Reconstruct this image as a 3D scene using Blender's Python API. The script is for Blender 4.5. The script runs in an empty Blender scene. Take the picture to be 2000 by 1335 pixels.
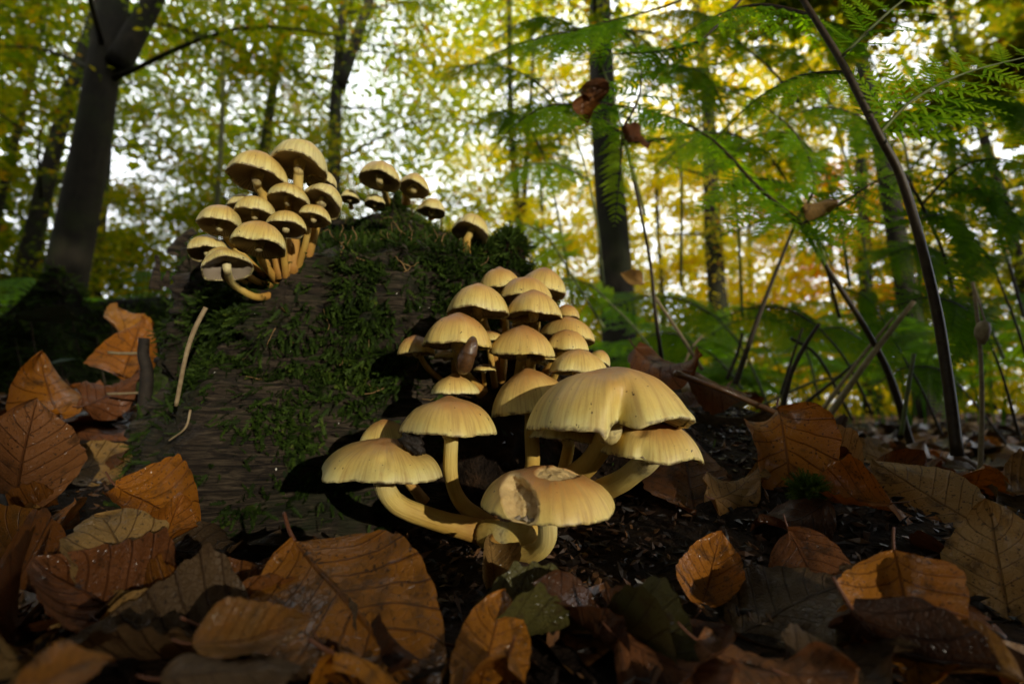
import bpy, math, random
import numpy as np
from mathutils import Vector, Matrix
from mathutils.bvhtree import BVHTree

random.seed(7); rng = np.random.default_rng(7)
sc = bpy.context.scene
COL = sc.collection
PI = math.pi

# ------------------------------------------------------------------ camera
PITCH = math.radians(8.0); F = 1000.0; CAMZ = 0.08
cam_d = bpy.data.cameras.new('camera'); cam = bpy.data.objects.new('camera', cam_d); COL.objects.link(cam)
cam.location = (0, 0, CAMZ); cam.rotation_euler = (PI/2 + PITCH, 0, 0)
cam_d.sensor_width = 36; cam_d.lens = 36*F/2000; cam_d.clip_start = 0.005; cam_d.clip_end = 600
cam_d.dof.use_dof = True; cam_d.dof.focus_distance = 0.265; cam_d.dof.aperture_fstop = 7.5
sc.camera = cam
C0 = np.array([0, 0, CAMZ]); RT = np.array([1., 0, 0])
UP = np.array([0, -math.sin(PITCH), math.cos(PITCH)]); FW = np.array([0, math.cos(PITCH), math.sin(PITCH)])
def ray(x, y): return FW + (x-1000)/F*RT + (667.5-y)/F*UP
def P(x, y, d): return C0 + d*ray(x, y)

# ------------------------------------------------------------------ light
SUN_EL = math.radians(9); SUN_AZ = math.radians(34)      # from behind the camera, to its right
SUNV = np.array([math.sin(SUN_AZ)*math.cos(SUN_EL), -math.cos(SUN_AZ)*math.cos(SUN_EL), math.sin(SUN_EL)])
sd = bpy.data.lights.new('sun', 'SUN'); sd.energy = 5.0; sd.angle = math.radians(0.6); sd.color = (1, 0.91, 0.73)
sun = bpy.data.objects.new('sun', sd); COL.objects.link(sun)
sun.rotation_euler = Vector(SUNV).to_track_quat('Z', 'Y').to_euler()
w = bpy.data.worlds.new('World'); sc.world = w; w.use_nodes = True
nt = w.node_tree; nt.nodes.clear()
out = nt.nodes.new('ShaderNodeOutputWorld'); bg = nt.nodes.new('ShaderNodeBackground')
sky = nt.nodes.new('ShaderNodeTexSky'); sky.sky_type = 'NISHITA'; sky.sun_disc = False
sky.sun_elevation = SUN_EL; sky.sun_rotation = PI - SUN_AZ; sky.air_density = 1.0; sky.dust_density = 2.0
mx = nt.nodes.new('ShaderNodeMix'); mx.data_type = 'RGBA'; mx.inputs[0].default_value = 0.8
mx.inputs[7].default_value = (44, 45.5, 47.5, 1)            # thin white cloud over the whole sky
nt.links.new(sky.outputs[0], mx.inputs[6]); nt.links.new(mx.outputs[2], bg.inputs[0])
bg.inputs[1].default_value = 0.11
nt.links.new(bg.outputs[0], out.inputs[0])
vs = sc.view_settings; vs.view_transform = 'Standard'; vs.look = 'None'; vs.exposure = -0.6; vs.gamma = 1; vs.use_curve_mapping = False
sc.cycles.use_denoising = True; sc.cycles.max_bounces = 8; sc.cycles.transparent_max_bounces = 8
sc.cycles.diffuse_bounces = 4; sc.cycles.transmission_bounces = 6; sc.cycles.caustics_reflective = False; sc.cycles.caustics_refractive = False

# ------------------------------------------------------------------ noise
def _h(ix, iy, iz, s):
    n = (ix*374761393 + iy*668265263 + iz*2147483647 + s*1274126177) & 0xffffffff
    n = ((n ^ (n >> 13))*1274126177) & 0xffffffff
    n = ((n ^ (n >> 16))*2246822519) & 0xffffffff
    return ((n ^ (n >> 15)) & 0xffff)/65535.0*2-1
def vnoise(p, s=0):
    p = np.asarray(p, float); i = np.floor(p).astype(np.int64); f = p-i; f = f*f*f*(f*(f*6-15)+10)
    r = 0
    for dx in (0, 1):
        wx = f[..., 0] if dx else 1-f[..., 0]
        for dy in (0, 1):
            wy = f[..., 1] if dy else 1-f[..., 1]
            for dz in (0, 1):
                wz = f[..., 2] if dz else 1-f[..., 2]
                r = r + wx*wy*wz*_h(i[..., 0]+dx, i[..., 1]+dy, i[..., 2]+dz, s)
    return r
def fbm(p, o=4, s=0):
    p = np.asarray(p, float); a = 0.5; r = 0
    for k in range(o):
        r = r + a*vnoise(p*2**k + 17.3*k, s+k); a *= .5
    return r
def sm(a, b, x):
    t = np.clip((x-a)/(b-a), 0, 1); return t*t*(3-2*t)
def nrm(v): v = np.asarray(v, float); return v/(np.linalg.norm(v)+1e-12)

# ------------------------------------------------------------------ mesh helpers
def mesh_np(name, V, Fs, attrs=None, smooth=True):
    V = np.asarray(V, np.float32).reshape(-1, 3)
    if not isinstance(Fs, list): Fs = [Fs]
    Fs = [np.asarray(f, np.int32) for f in Fs if len(f)]
    me = bpy.data.meshes.new(name)
    me.vertices.add(len(V)); me.vertices.foreach_set('co', V.ravel())
    nl = sum(f.size for f in Fs); npol = sum(len(f) for f in Fs)
    me.loops.add(nl); me.polygons.add(npol)
    me.loops.foreach_set('vertex_index', np.concatenate([f.ravel() for f in Fs]))
    tot = np.concatenate([np.full(len(f), f.shape[1], np.int32) for f in Fs])
    st = np.concatenate([[0], np.cumsum(tot)[:-1]]).astype(np.int32)
    me.polygons.foreach_set('loop_start', st)
    me.polygons.foreach_set('use_smooth', np.full(npol, smooth, bool))
    me.update(calc_edges=True)
    for k, a in (attrs or {}).items():
        a = np.asarray(a, np.float32)
        if a.ndim == 1:
            at = me.attributes.new(k, 'FLOAT', 'POINT'); at.data.foreach_set('value', a)
        else:
            at = me.attributes.new(k, 'FLOAT_VECTOR', 'POINT'); at.data.foreach_set('vector', a.ravel())
    me.validate()
    return me
def grid_faces(nu, nv, wrap_v=False, off=0):
    i = np.arange(nu-1)[:, None]; j = np.arange(nv if wrap_v else nv-1)[None, :]
    j2 = (j+1) % nv
    return (np.stack([i*nv+j, i*nv+j2, (i+1)*nv+j2, (i+1)*nv+j], -1).reshape(-1, 4) + off)
def obj(name, me, mat=None, parent=None, kind=None, label=None, cat=None, group=None):
    o = bpy.data.objects.new(name, me); COL.objects.link(o)
    if mat is not None and me is not None and len(me.materials) == 0: me.materials.append(mat)
    if parent is not None: o.parent = parent
    tag(o, label, cat, group, kind); return o
def tag(o, label=None, cat=None, group=None, kind=None):
    if label: o['label'] = label
    if cat: o['category'] = cat
    if group: o['group'] = group
    if kind: o['kind'] = kind
    return o
def empty(name, loc, label, cat, group=None):
    o = bpy.data.objects.new(name, None); COL.objects.link(o); o.location = loc; o.empty_display_size = .01
    return tag(o, label, cat, group)
def spline(pts, n):
    pts = np.asarray(pts, float); m = len(pts)
    if m == 2: return pts[0] + np.linspace(0, 1, n)[:, None]*(pts[1]-pts[0])
    q = np.vstack([2*pts[0]-pts[1], pts, 2*pts[-1]-pts[-2]])
    t = np.linspace(0, m-1-1e-9, n); i = t.astype(int); f = (t-i)[:, None]
    a, b, c, d = q[i], q[i+1], q[i+2], q[i+3]
    return .5*((2*b) + (c-a)*f + (2*a-5*b+4*c-d)*f**2 + (3*b-a-3*c+d)*f**3)
def frames(c):
    T = np.gradient(c, axis=0); T /= np.linalg.norm(T, axis=1)[:, None]+1e-12
    n = np.cross(T[0], [0, 0, 1.]) if abs(T[0][2]) < .9 else np.cross(T[0], [1., 0, 0])
    N = []; n = nrm(n)
    for t in T:
        n = nrm(n - t*np.dot(n, t)); N.append(n)
    N = np.array(N); return T, N, np.cross(T, N)
def tube_np(c, r, seg=8, bump=None):
    c = np.asarray(c, float); n = len(c); r = np.broadcast_to(np.asarray(r, float), (n,))
    T, N, B = frames(c); a = np.linspace(0, 2*PI, seg, endpoint=False)
    R = r[:, None]*np.ones((1, seg))
    if bump is not None: R = R*bump
    V = c[:, None, :] + R[..., None]*(np.cos(a)[None, :, None]*N[:, None, :] + np.sin(a)[None, :, None]*B[:, None, :])
    V = V.reshape(-1, 3); Fq = grid_faces(n, seg, True)
    V = np.vstack([V, c[0], c[-1]]); k = n*seg; j = np.arange(seg)
    Ft = np.vstack([np.stack([(j+1) % seg, j, np.full(seg, k)], 1), np.stack([(n-1)*seg+j, (n-1)*seg+(j+1) % seg, np.full(seg, k+1)], 1)])
    v = np.concatenate([np.repeat(np.linspace(0, 1, n), seg), [0, 1]])
    return V, Fq, Ft, v
def tube(name, c, r, mat, parent=None, seg=8, org=None, bump=None, **kw):
    V, Fq, Ft, v = tube_np(c, r, seg, bump)
    if org is not None: V = V - np.asarray(org)
    return obj(name, mesh_np(name, V, [Fq, Ft], {'along': v}), mat, parent, **kw)
class Soup:                                   # collects many small pieces of one 'stuff' mesh
    def __init__(s): s.V = []; s.q = []; s.t = []; s.a = []; s.n = 0
    def add(s, V, q=None, t=None, a=0.0):
        V = np.asarray(V); 
        if q is not None and len(q): s.q.append(np.asarray(q)+s.n)
        if t is not None and len(t): s.t.append(np.asarray(t)+s.n)
        s.V.append(V); s.a.append(np.broadcast_to(a, (len(V),))); s.n += len(V)
    def mesh(s, name, smooth=True):
        return mesh_np(name, np.vstack(s.V), [np.vstack(x) for x in (s.q, s.t) if x], {'tint': np.concatenate(s.a)}, smooth)

# ------------------------------------------------------------------ materials
class M:
    def __init__(s, name):
        s.m = bpy.data.materials.new(name); s.m.use_nodes = True; s.t = s.m.node_tree; s.t.nodes.clear()
        s.out = s.n('ShaderNodeOutputMaterial')
    def n(s, t, **k):
        nd = s.t.nodes.new(t)
        for a, b in k.items(): setattr(nd, a, b)
        return nd
    def l(s, a, b): s.t.links.new(a, b)
    def put(s, sock, v):
        if hasattr(v, 'is_output'): s.l(v, sock)
        else: sock.default_value = v
    def attr(s, name, o=2): return s.n('ShaderNodeAttribute', attribute_name=name).outputs[o]
    def obj(s): return s.n('ShaderNodeTexCoord').outputs['Object']
    def math(s, op, a, b=0.0, c=0.0, clamp=False):
        nd = s.n('ShaderNodeMath', operation=op, use_clamp=clamp)
        for i, v in enumerate((a, b, c)): s.put(nd.inputs[i], v)
        return nd.outputs[0]
    def noise(s, vec, scale, detail=4, rough=.55, o=0, dist=0.0):
        nd = s.n('ShaderNodeTexNoise'); s.put(nd.inputs['Vector'], vec); nd.inputs['Scale'].default_value = scale
        nd.inputs['Detail'].default_value = detail; nd.inputs['Roughness'].default_value = rough; nd.inputs['Distortion'].default_value = dist
        return nd.outputs[o]
    def ramp(s, f, stops, interp='LINEAR'):
        nd = s.n('ShaderNodeValToRGB'); cr = nd.color_ramp; cr.interpolation = interp
        while len(cr.elements) < len(stops): cr.elements.new(.5)
        for e, (p, c) in zip(cr.elements, stops):
            e.position = p; e.color = (*c, 1) if len(c) == 3 else c
        s.put(nd.inputs[0], f); return nd.outputs[0]
    def mr(s, f, a, b, c=0., d=1.):
        nd = s.n('ShaderNodeMapRange'); s.put(nd.inputs[0], f)
        for i, v in enumerate((a, b, c, d)): s.put(nd.inputs[i+1], v)
        return nd.outputs[0]
    def mix(s, f, a, b, blend='MIX'):
        nd = s.n('ShaderNodeMix', data_type='RGBA', blend_type=blend); s.put(nd.inputs[0], f)
        for i, v in ((6, a), (7, b)): s.put(nd.inputs[i], (*v, 1) if isinstance(v, tuple) and len(v) == 3 else v)
        return nd.outputs[2]
    def scale(s, v, k):
        nd = s.n('ShaderNodeVectorMath', operation='MULTIPLY'); s.put(nd.inputs[0], v); nd.inputs[1].default_value = k; return nd.outputs[0]
    def bump(s, h, dist, strength=1.0, nrm_=None):
        nd = s.n('ShaderNodeBump'); nd.inputs['Strength'].default_value = strength; nd.inputs['Distance'].default_value = dist
        s.put(nd.inputs['Height'], h)
        if nrm_ is not None: s.l(nrm_, nd.inputs['Normal'])
        return nd.outputs[0]
    def bsdf(s, col, rough=.6, spec=.4, normal=None, coat=0.0, coatr=.2, sss=0.0, sssr=None, transl=None, tw=0.4):
        p = s.n('ShaderNodeBsdfPrincipled'); s.put(p.inputs['Base Color'], (*col, 1) if isinstance(col, tuple) else col)
        s.put(p.inputs['Roughness'], rough); s.put(p.inputs['Specular IOR Level'], spec)
        s.put(p.inputs['Coat Weight'], coat); s.put(p.inputs['Coat Roughness'], coatr)
        if normal is not None: s.l(normal, p.inputs['Normal']); s.l(normal, p.inputs['Coat Normal'])
        if sss: p.inputs['Subsurface Weight'].default_value = sss; p.inputs['Subsurface Radius'].default_value = sssr or (.004, .002, .001); p.inputs['Subsurface Scale'].default_value = 1.0
        r = p.outputs[0]
        if transl is not None:
            t = s.n('ShaderNodeBsdfTranslucent'); s.put(t.inputs[0], (*transl, 1) if isinstance(transl, tuple) else transl)
            x = s.n('ShaderNodeMixShader'); x.inputs[0].default_value = tw; s.l(r, x.inputs[1]); s.l(t.outputs[0], x.inputs[2]); r = x.outputs[0]
        s.l(r, s.out.inputs[0]); return s.m
    def orand(s): return s.n('ShaderNodeObjectInfo').outputs['Random']

def mat_cap():
    m = M('mushroom_cap'); rad = m.attr('rad'); st = m.attr('streak', 1); bite = m.attr('bite'); o = m.obj(); rn = m.orand()
    off = m.n('ShaderNodeVectorMath', operation='ADD'); m.l(o, off.inputs[0])
    cx = m.n('ShaderNodeCombineXYZ'); m.l(rn, cx.inputs[0]); m.l(rn, cx.inputs[1]); m.l(cx.outputs[0], off.inputs[1]); ov = off.outputs[0]
    big = m.noise(ov, 55, 4, .6)
    r2 = m.math('ADD', rad, m.math('MULTIPLY', m.math('SUBTRACT', big, .5), .55))
    r2 = m.math('ADD', r2, m.math('ADD', m.math('SUBTRACT', m.math('MULTIPLY', rn, .26), .22), m.attr('tone')))
    c = m.ramp(r2, [(.0, (.27, .11, .032)), (.28, (.43, .20, .050)), (.52, (.55, .345, .095)), (.76, (.61, .46, .135)), (.92, (.64, .55, .21)), (1., (.65, .57, .26))])
    fine = m.noise(st, 1.0, 5, .6)
    c = m.mix(m.mr(fine, .46, .66, 0, .62), c, (.36, .22, .07))
    gr = m.noise(ov, 900, 3, .7); c = m.mix(m.mr(gr, .55, .75, 0, .25), c, (.34, .2, .08))
    # purplish brown fringe and specks of debris
    edge = m.math('MULTIPLY', m.mr(rad, .965, .995), m.mr(m.noise(ov, 260, 3, .6), .40, .56))
    c = m.mix(m.math('MULTIPLY', edge, .85), c, (.06, .03, .018))
    sp = m.mr(m.noise(ov, 420, 2, .5), .715, .74)
    c = m.mix(m.math('MULTIPLY', sp, .9), c, (.035, .02, .01))
    pal = m.mix(m.noise(ov, 500, 4, .7), (.74, .56, .26), (.42, .25, .09))
    c = m.mix(bite, c, pal)
    h = m.math('ADD', m.math('MULTIPLY', fine, .6), m.math('MULTIPLY', gr, .4))
    h = m.math('ADD', h, m.math('MULTIPLY', m.math('MULTIPLY', bite, m.noise(ov, 480, 4, .7)), 3.0))
    return m.bsdf(c, m.mr(big, .3, .7, .42, .6), .35, m.bump(h, .0005, .6), coat=.06, coatr=.35, sss=.12, sssr=(.006, .0035, .0015))
def mat_gill():
    m = M('mushroom_gills'); o = m.obj(); rn = m.orand(); a = m.attr('ridge'); rad = m.attr('rad')
    c = m.mix(a, (.15, .11, .085), (.46, .38, .29)); c = m.mix(m.mr(m.noise(o, 90), .35, .7, 0, .5), c, (.27, .22, .13))
    c = m.mix(m.mr(rad, .9, 1., 0, .8), c, (.5, .42, .24))
    return m.bsdf(c, .75, .2)
def mat_stem():
    m = M('mushroom_stem'); al = m.attr('along'); o = m.obj(); ax = m.attr('fib', 1)
    n1 = m.noise(o, 120, 4, .6); f = m.noise(ax, 1.0, 5, .65)
    t = m.math('ADD', al, m.math('MULTIPLY', m.math('SUBTRACT', n1, .5), .35))
    c = m.ramp(t, [(.0, (.34, .16, .03)), (.25, (.50, .31, .06)), (.55, (.60, .45, .13)), (.85, (.62, .53, .26)), (1., (.62, .56, .34))])
    c = m.mix(m.mr(f, .52, .72, 0, .55), c, (.27, .15, .04))
    ring = m.math('MULTIPLY', m.math('SUBTRACT', 1., m.math('MULTIPLY', m.math('ABSOLUTE', m.math('SUBTRACT', t, .80)), 16.), clamp=True), m.mr(n1, .46, .58))
    c = m.mix(m.math('MULTIPLY', ring, .75), c, (.09, .05, .03))
    return m.bsdf(c, .6, .3, m.bump(m.math('ADD', f, m.math('MULTIPLY', n1, .4)), .0008, .7), sss=.1, sssr=(.005, .003, .001))
def leaf_col(m, u, v, rn, o, stops):
    off = m.n('ShaderNodeVectorMath', operation='ADD'); m.l(o, off.inputs[0]); cb = m.n('ShaderNodeCombineXYZ'); m.l(m.math('MULTIPLY', rn, 37.), cb.inputs[2]); m.l(cb.outputs[0], off.inputs[1]); o = off.outputs[0]
    n1 = m.noise(o, 5, 5, .62); n2 = m.noise(o, 38, 2, .5)
    base = m.ramp(m.math('ADD', rn, m.math('MULTIPLY', m.math('SUBTRACT', n1, .5), .5)), stops)
    av = m.math('ABSOLUTE', v)
    k = m.math('FRACT', m.math('SUBTRACT', m.math('MULTIPLY', u, m.math('ADD', 6.4, m.math('MULTIPLY', rn, 3.2))), m.math('MULTIPLY', av, 1.9)))
    vd = m.math('ABSOLUTE', m.math('SUBTRACT', k, .5))
    vein = m.math('SUBTRACT', 1., m.mr(vd, .015, .06))
    mid = m.math('SUBTRACT', 1., m.mr(av, .012, .04))
    vein = m.math('MAXIMUM', vein, mid)
    tan = m.mix(1.0, base, (.42, .34, .28), 'MULTIPLY')
    c = m.mix(m.math('MULTIPLY', vein, .75), base, tan)
    # dark blotches near edges and scattered specks
    c = m.mix(m.math('MULTIPLY', m.mr(n1, .54, .68), .75), c, (.035, .016, .006))
    c = m.mix(m.math('MULTIPLY', m.mr(n2, .62, .68), .75), c, (.022, .012, .006))
    cell = m.n('ShaderNodeTexVoronoi', feature='DISTANCE_TO_EDGE'); m.l(o, cell.inputs['Vector']); cell.inputs['Scale'].default_value = 30
    h = m.math('ADD', m.math('MULTIPLY', vein, -1.), m.math('MULTIPLY', m.mr(cell.outputs[0], 0, .1), .07))
    h = m.math('ADD', h, m.math('MULTIPLY', n1, .3))
    return c, h, n1
BROWN = [(.0, (.026, .010, .004)), (.25, (.095, .030, .004)), (.5, (.17, .057, .005)), (.72, (.25, .092, .008)), (.88, (.18, .080, .014)), (1., (.29, .135, .014))]
def mat_leaf(name, stops, wet=.5):
    m = M(name); uv = m.attr('luv', 1); sep = m.n('ShaderNodeSeparateXYZ'); m.l(uv, sep.inputs[0]); o = m.obj(); rn = m.orand()
    c, h, n1 = leaf_col(m, sep.outputs[0], sep.outputs[1], rn, o, stops)
    tr = m.mix(1., c, (1.0, .6, .28), 'MULTIPLY')
    ws = m.mr(m.noise(o, 3, 3), .42, .62, .0, wet)
    return m.bsdf(c, .6, .2, m.bump(h, .006, .6), coat=ws, coatr=.18, transl=tr, tw=.22)
def mat_tint(name, stops, rough=.6, tw=.45, trm=(1.3, 1.15, .5), spec=.3, coat=0):
    m = M(name); t = m.attr('tint'); o = m.obj(); c = m.ramp(m.math('ADD', t, m.math('MULTIPLY', m.math('SUBTRACT', m.noise(o, 30, 2), .5), .15)), stops)
    tr = m.mix(1., c, trm, 'MULTIPLY')
    return m.bsdf(c, rough, spec, coat=coat, transl=tr, tw=tw)
def mat_bark(name, a, b, sc_=6, rough=.85, bd=.01, moss=0.):
    m = M(name); o = m.obj(); n1 = m.noise(o, sc_, 6, .65); n2 = m.noise(m.scale(o, (1, 1, .22)), sc_*6, 5, .7)
    c = m.mix(m.mr(n1, .35, .68), a, b); c = m.mix(m.mr(n2, .5, .7, 0, .6), c, tuple(x*.35 for x in a))
    if moss: c = m.mix(m.math('MULTIPLY', m.mr(m.noise(o, sc_*.6, 4), .5, .62), moss), c, (.035, .05, .008))
    return m.bsdf(c, rough, .2, m.bump(m.math('ADD', n2, m.math('MULTIPLY', n1, .5)), bd, .7))
def mat_wood():                                # rotten stump: fibres run sideways, cracked and damp
    m = M('rotten_wood'); o = m.obj(); fib = m.scale(o, (1, 1, 9))
    n1 = m.noise(fib, 46, 8, .74, dist=.8); n2 = m.noise(o, 14, 5, .6); n3 = m.noise(fib, 120, 4, .7)
    c = m.ramp(n1, [(.36, (.005, .0035, .0025)), (.46, (.026, .017, .010)), (.55, (.085, .061, .037)), (.68, (.17, .125, .078))])
    c = m.mix(m.mr(n2, .48, .66, 0, .8), c, m.mix(n1, (.012, .008, .006), (.06, .032, .018)))
    c = m.mix(m.math('MULTIPLY', m.mr(m.noise(o, 22, 5, .7), .5, .62), .6), c, (.02, .032, .006))
    return m.bsdf(c, .72, .35, m.bump(m.math('ADD', n1, m.math('MULTIPLY', n3, .5)), .007, 1.0))
def mat_humus():
    m = M('humus'); o = m.obj(); n1 = m.noise(o, 60, 6, .7); n2 = m.noise(o, 9, 3)
    c = m.ramp(n1, [(.3, (.006, .004, .003)), (.5, (.02, .012, .007)), (.68, (.055, .028, .012)), (.85, (.10, .055, .022))])
    return m.bsdf(c, .85, .12, m.bump(n1, .014, 1.0))
def mat_plain(name, a, b, scale=80, rough=.6, bd=.0008, coat=0., spec=.3, transl=None, tw=.3):
    m = M(name); o = m.obj(); n = m.noise(o, scale, 5, .65); c = m.mix(m.mr(n, .35, .65), a, b)
    return m.bsdf(c, rough, spec, m.bump(n, bd, .6), coat=coat, coatr=.12, transl=transl, tw=tw)

MCAP, MGILL, MSTEM = mat_cap(), mat_gill(), mat_stem()
MLEAF = mat_leaf('fallen_leaf_brown', BROWN, .55)
MLEAF_OR = mat_leaf('fallen_leaf_orange', [(0, (.25, .080, .006)), (.5, (.35, .125, .008)), (1, (.40, .165, .010))], .8)
MLEAF_YE = mat_leaf('fallen_leaf_tan', [(0, (.24, .12, .03)), (.5, (.30, .165, .045)), (1, (.27, .16, .05))], .3)
MLEAF_GN = mat_leaf('fallen_leaf_olive', [(0, (.06, .055, .014)), (.5, (.085, .075, .018)), (1, (.11, .085, .022))], .6)
MLEAF_RD = mat_leaf('fallen_leaf_russet', [(0, (.11, .035, .010)), (.5, (.17, .06, .016)), (1, (.21, .085, .025))], .4)
MLEAF_GY = mat_leaf('fallen_leaf_grey_brown', [(0, (.045, .027, .012)), (.5, (.085, .05, .022)), (1, (.115, .07, .03))], .2)
def mat_litter():
    m = M('litter'); t = m.attr('tint'); o = m.obj(); n1 = m.noise(o, 70, 4, .6); n2 = m.noise(o, 600, 2)
    c = m.ramp(m.math('ADD', t, m.math('MULTIPLY', m.math('SUBTRACT', n1, .5), .7)), [(0, (.016, .008, .004)), (.3, (.065, .026, .008)), (.6, (.15, .06, .013)), (1, (.24, .115, .026))])
    c = m.mix(m.math('MULTIPLY', m.mr(n2, .6, .68), .7), c, (.02, .01, .005))
    return m.bsdf(c, .5, .35, m.bump(n1, .002, .7), coat=.25, coatr=.25)
MLIT = mat_litter()
MWOOD, MHUM = mat_wood(), mat_humus()
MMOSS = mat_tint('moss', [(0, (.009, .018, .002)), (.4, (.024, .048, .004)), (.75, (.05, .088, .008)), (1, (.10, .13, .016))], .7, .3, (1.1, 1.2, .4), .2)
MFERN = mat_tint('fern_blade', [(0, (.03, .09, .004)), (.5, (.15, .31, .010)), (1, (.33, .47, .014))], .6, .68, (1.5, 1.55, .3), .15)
MTREE_G = mat_tint('beech_leaves_green', [(0, (.03, .065, .004)), (.35, (.095, .14, .006)), (.65, (.23, .23, .008)), (.85, (.33, .19, .008)), (1, (.26, .09, .008))], .6, .6, (1.5, 1.4, .3), .06)
MTREE_Y = mat_tint('beech_leaves_yellow', [(0, (.26, .34, .010)), (.4, (.66, .58, .012)), (.8, (.76, .54, .012)), (1, (.66, .30, .012))], .6, .5, (1.25, 1.15, .25), .06)
MTREE_O = mat_tint('leaves_orange', [(0, (.50, .34, .012)), (.5, (.66, .30, .012)), (1, (.6, .16, .012))], .6, .6, (1.4, 1.15, .25), .06)
MBARK = mat_bark('beech_bark', (.015, .012, .007), (.026, .021, .012), 5, .85, .006, .25)
MBARKD = mat_bark('dark_bark', (.014, .011, .008), (.026, .022, .014), 7, .9, .012, .6)
MSTIPE = mat_plain('fern_stem_brown', (.048, .034, .014), (.024, .011, .006), 160, .5, .0004)
MSTIPED = mat_plain('fern_stem_dark', (.028, .018, .010), (.045, .030, .014), 160, .6, .0004)
MSTIPEG = mat_plain('fern_stem_green', (.12, .16, .04), (.09, .09, .025), 160, .5, .0003)
MSTRAW = mat_plain('dry_straw', (.30, .23, .13), (.20, .14, .075), 240, .6, .0003)
MTWIG = mat_plain('dark_twig', (.012, .009, .007), (.025, .018, .012), 150, .8, .001)
MBRST = mat_plain('brown_stalk', (.17, .075, .025), (.09, .04, .016), 200, .45, .0004, .3)
MSTRAND = mat_plain('dry_strand', (.20, .12, .045), (.11, .065, .022), 300, .7, .0003)
MSLUG = mat_plain('slug_skin', (.10, .045, .014), (.045, .02, .008), 700, .4, .0006, .45, .4)
MPETIOLE = mat_plain('leaf_stalk', (.14, .05, .02), (.09, .032, .014), 300, .45, .0003)
MIVY = mat_plain('ivy_leaf', (.015, .045, .012), (.03, .08, .022), 90, .4, .0005, .2, .4)
MMITE = mat_plain('white_fleck', (.6, .58, .5), (.45, .42, .36), 500, .6, .0003)

# ------------------------------------------------------------------ ground
def gauss(x, y, cx, cy, sx, sy): return np.exp(-((x-cx)/sx)**2 - ((y-cy)/sy)**2)
def ground_z(x, y):
    x = np.asarray(x, float); y = np.asarray(y, float)
    z = .085*gauss(x, y, -.62, .80, .42, .42) + .095*gauss(x, y, .20, .60, .19, .20) + .03*gauss(x, y, .17, .36, .10, .10)
    z = z + .05*gauss(x, y, -1.4, 1.9, .8, .8)
    p = np.stack([x*7, y*7, 0*x], -1); z = z + .012*fbm(p, 3, 3)*np.exp(-((x/4)**2+(y/4)**2)) 
    z = z + .05*vnoise(np.stack([x*.5, y*.5, 0*x], -1), 9)*sm(1.5, 5, np.hypot(x, y))
    return z
s = np.linspace(-1, 1, 261); sx = np.sinh(s*8.3)/np.sinh(8.3)*250
gx, gy = np.meshgrid(sx, sx + .3, indexing='ij')
GV = np.stack([gx, gy, ground_z(gx, gy)], -1).reshape(-1, 3)
GF = grid_faces(261, 261)
ground = obj('ground', mesh_np('ground', GV, GF), MHUM, kind='structure', label='dark forest floor soil under the leaf litter')
BVH_G = BVHTree.FromPolygons([tuple(v) for v in GV.tolist()], GF.tolist())

# ------------------------------------------------------------------ the rotten stump
SC = np.array([-.122, .50])
def stump_geo():
    na, nz = 420, 300
    th = np.linspace(0, 2*PI, na, endpoint=False); v = np.linspace(0, 1, nz)
    TH, VV = np.meshgrid(th, v)                       # rows = height
    cx, sy = np.cos(TH), np.sin(TH)
    def ring(x): return np.stack([np.cos(th)*x, np.sin(th)*x, 0*th], -1)
    front = np.clip(-np.sin(th), 0, 1); left = np.clip(-np.cos(th), 0, 1); right = np.clip(np.cos(th), 0, 1)
    top = .262 - .062*front - .042*left**2 - .05*right**2
    top = top + .018*fbm(ring(2.2), 3, 5) + .014*np.abs(fbm(ring(9), 3, 6))
    top = top + .012*np.sign(vnoise(ring(14), 8))*left
    side = np.clip(VV/.80, 0, 1); cap = np.clip((VV-.80)/.20, 0, 1)
    Z = -.04 + side*(top[None, :]+.04)
    pts = np.stack([cx*2.0, sy*2.0, Z*6], -1)
    R = .165 + .008*left[None, :] - .004*right[None, :] + .036*np.exp(-np.clip(Z+.01, 0, 1)/.05) - .035*np.clip(Z, 0, 1)/.26*front[None, :]
    R = R + .034*fbm(pts, 3, 1) + .007*np.cos(3*TH+.8+Z*5)*(1-side*.4) + .010*fbm(np.stack([cx*5, sy*5, Z*20], -1), 3, 4)
    fibp = np.stack([cx*6, sy*6, Z*130 + 3*fbm(np.stack([cx*4, sy*4, Z*12], -1), 2, 11)], -1)
    fib = fbm(fibp, 3, 21); R = R + .0065*fib + .0022*fbm(np.stack([cx*14, sy*14, Z*330], -1), 2, 23)
    crack = fbm(np.stack([cx*3.2, sy*3.2, Z*46], -1), 2, 31); R = R - .012*sm(.16, .34, crack)
    R = R*(1 - cap)**.9 
    rr = 1-cap
    Z = Z + cap*(.012*fbm(np.stack([cx*rr*6, sy*rr*6, rr], -1), 3, 41)) + np.where(cap > 0, .042*np.sin(cap*PI/2)*(1-front[None, :]*0), 0)
    V = np.stack([SC[0]+cx*R, SC[1]+sy*R, Z], -1).reshape(-1, 3)
    return V, grid_faces(nz, na, True)
SV, SF = stump_geo()
stump = empty('rotten_stump', (SC[0], SC[1], 0), 'rotten mossy tree stump carrying the mushroom clusters', 'stump')
SO = np.array([SC[0], SC[1], 0])
obj('trunk_base', mesh_np('trunk_base', SV-SO, SF), MWOOD, stump)
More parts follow.
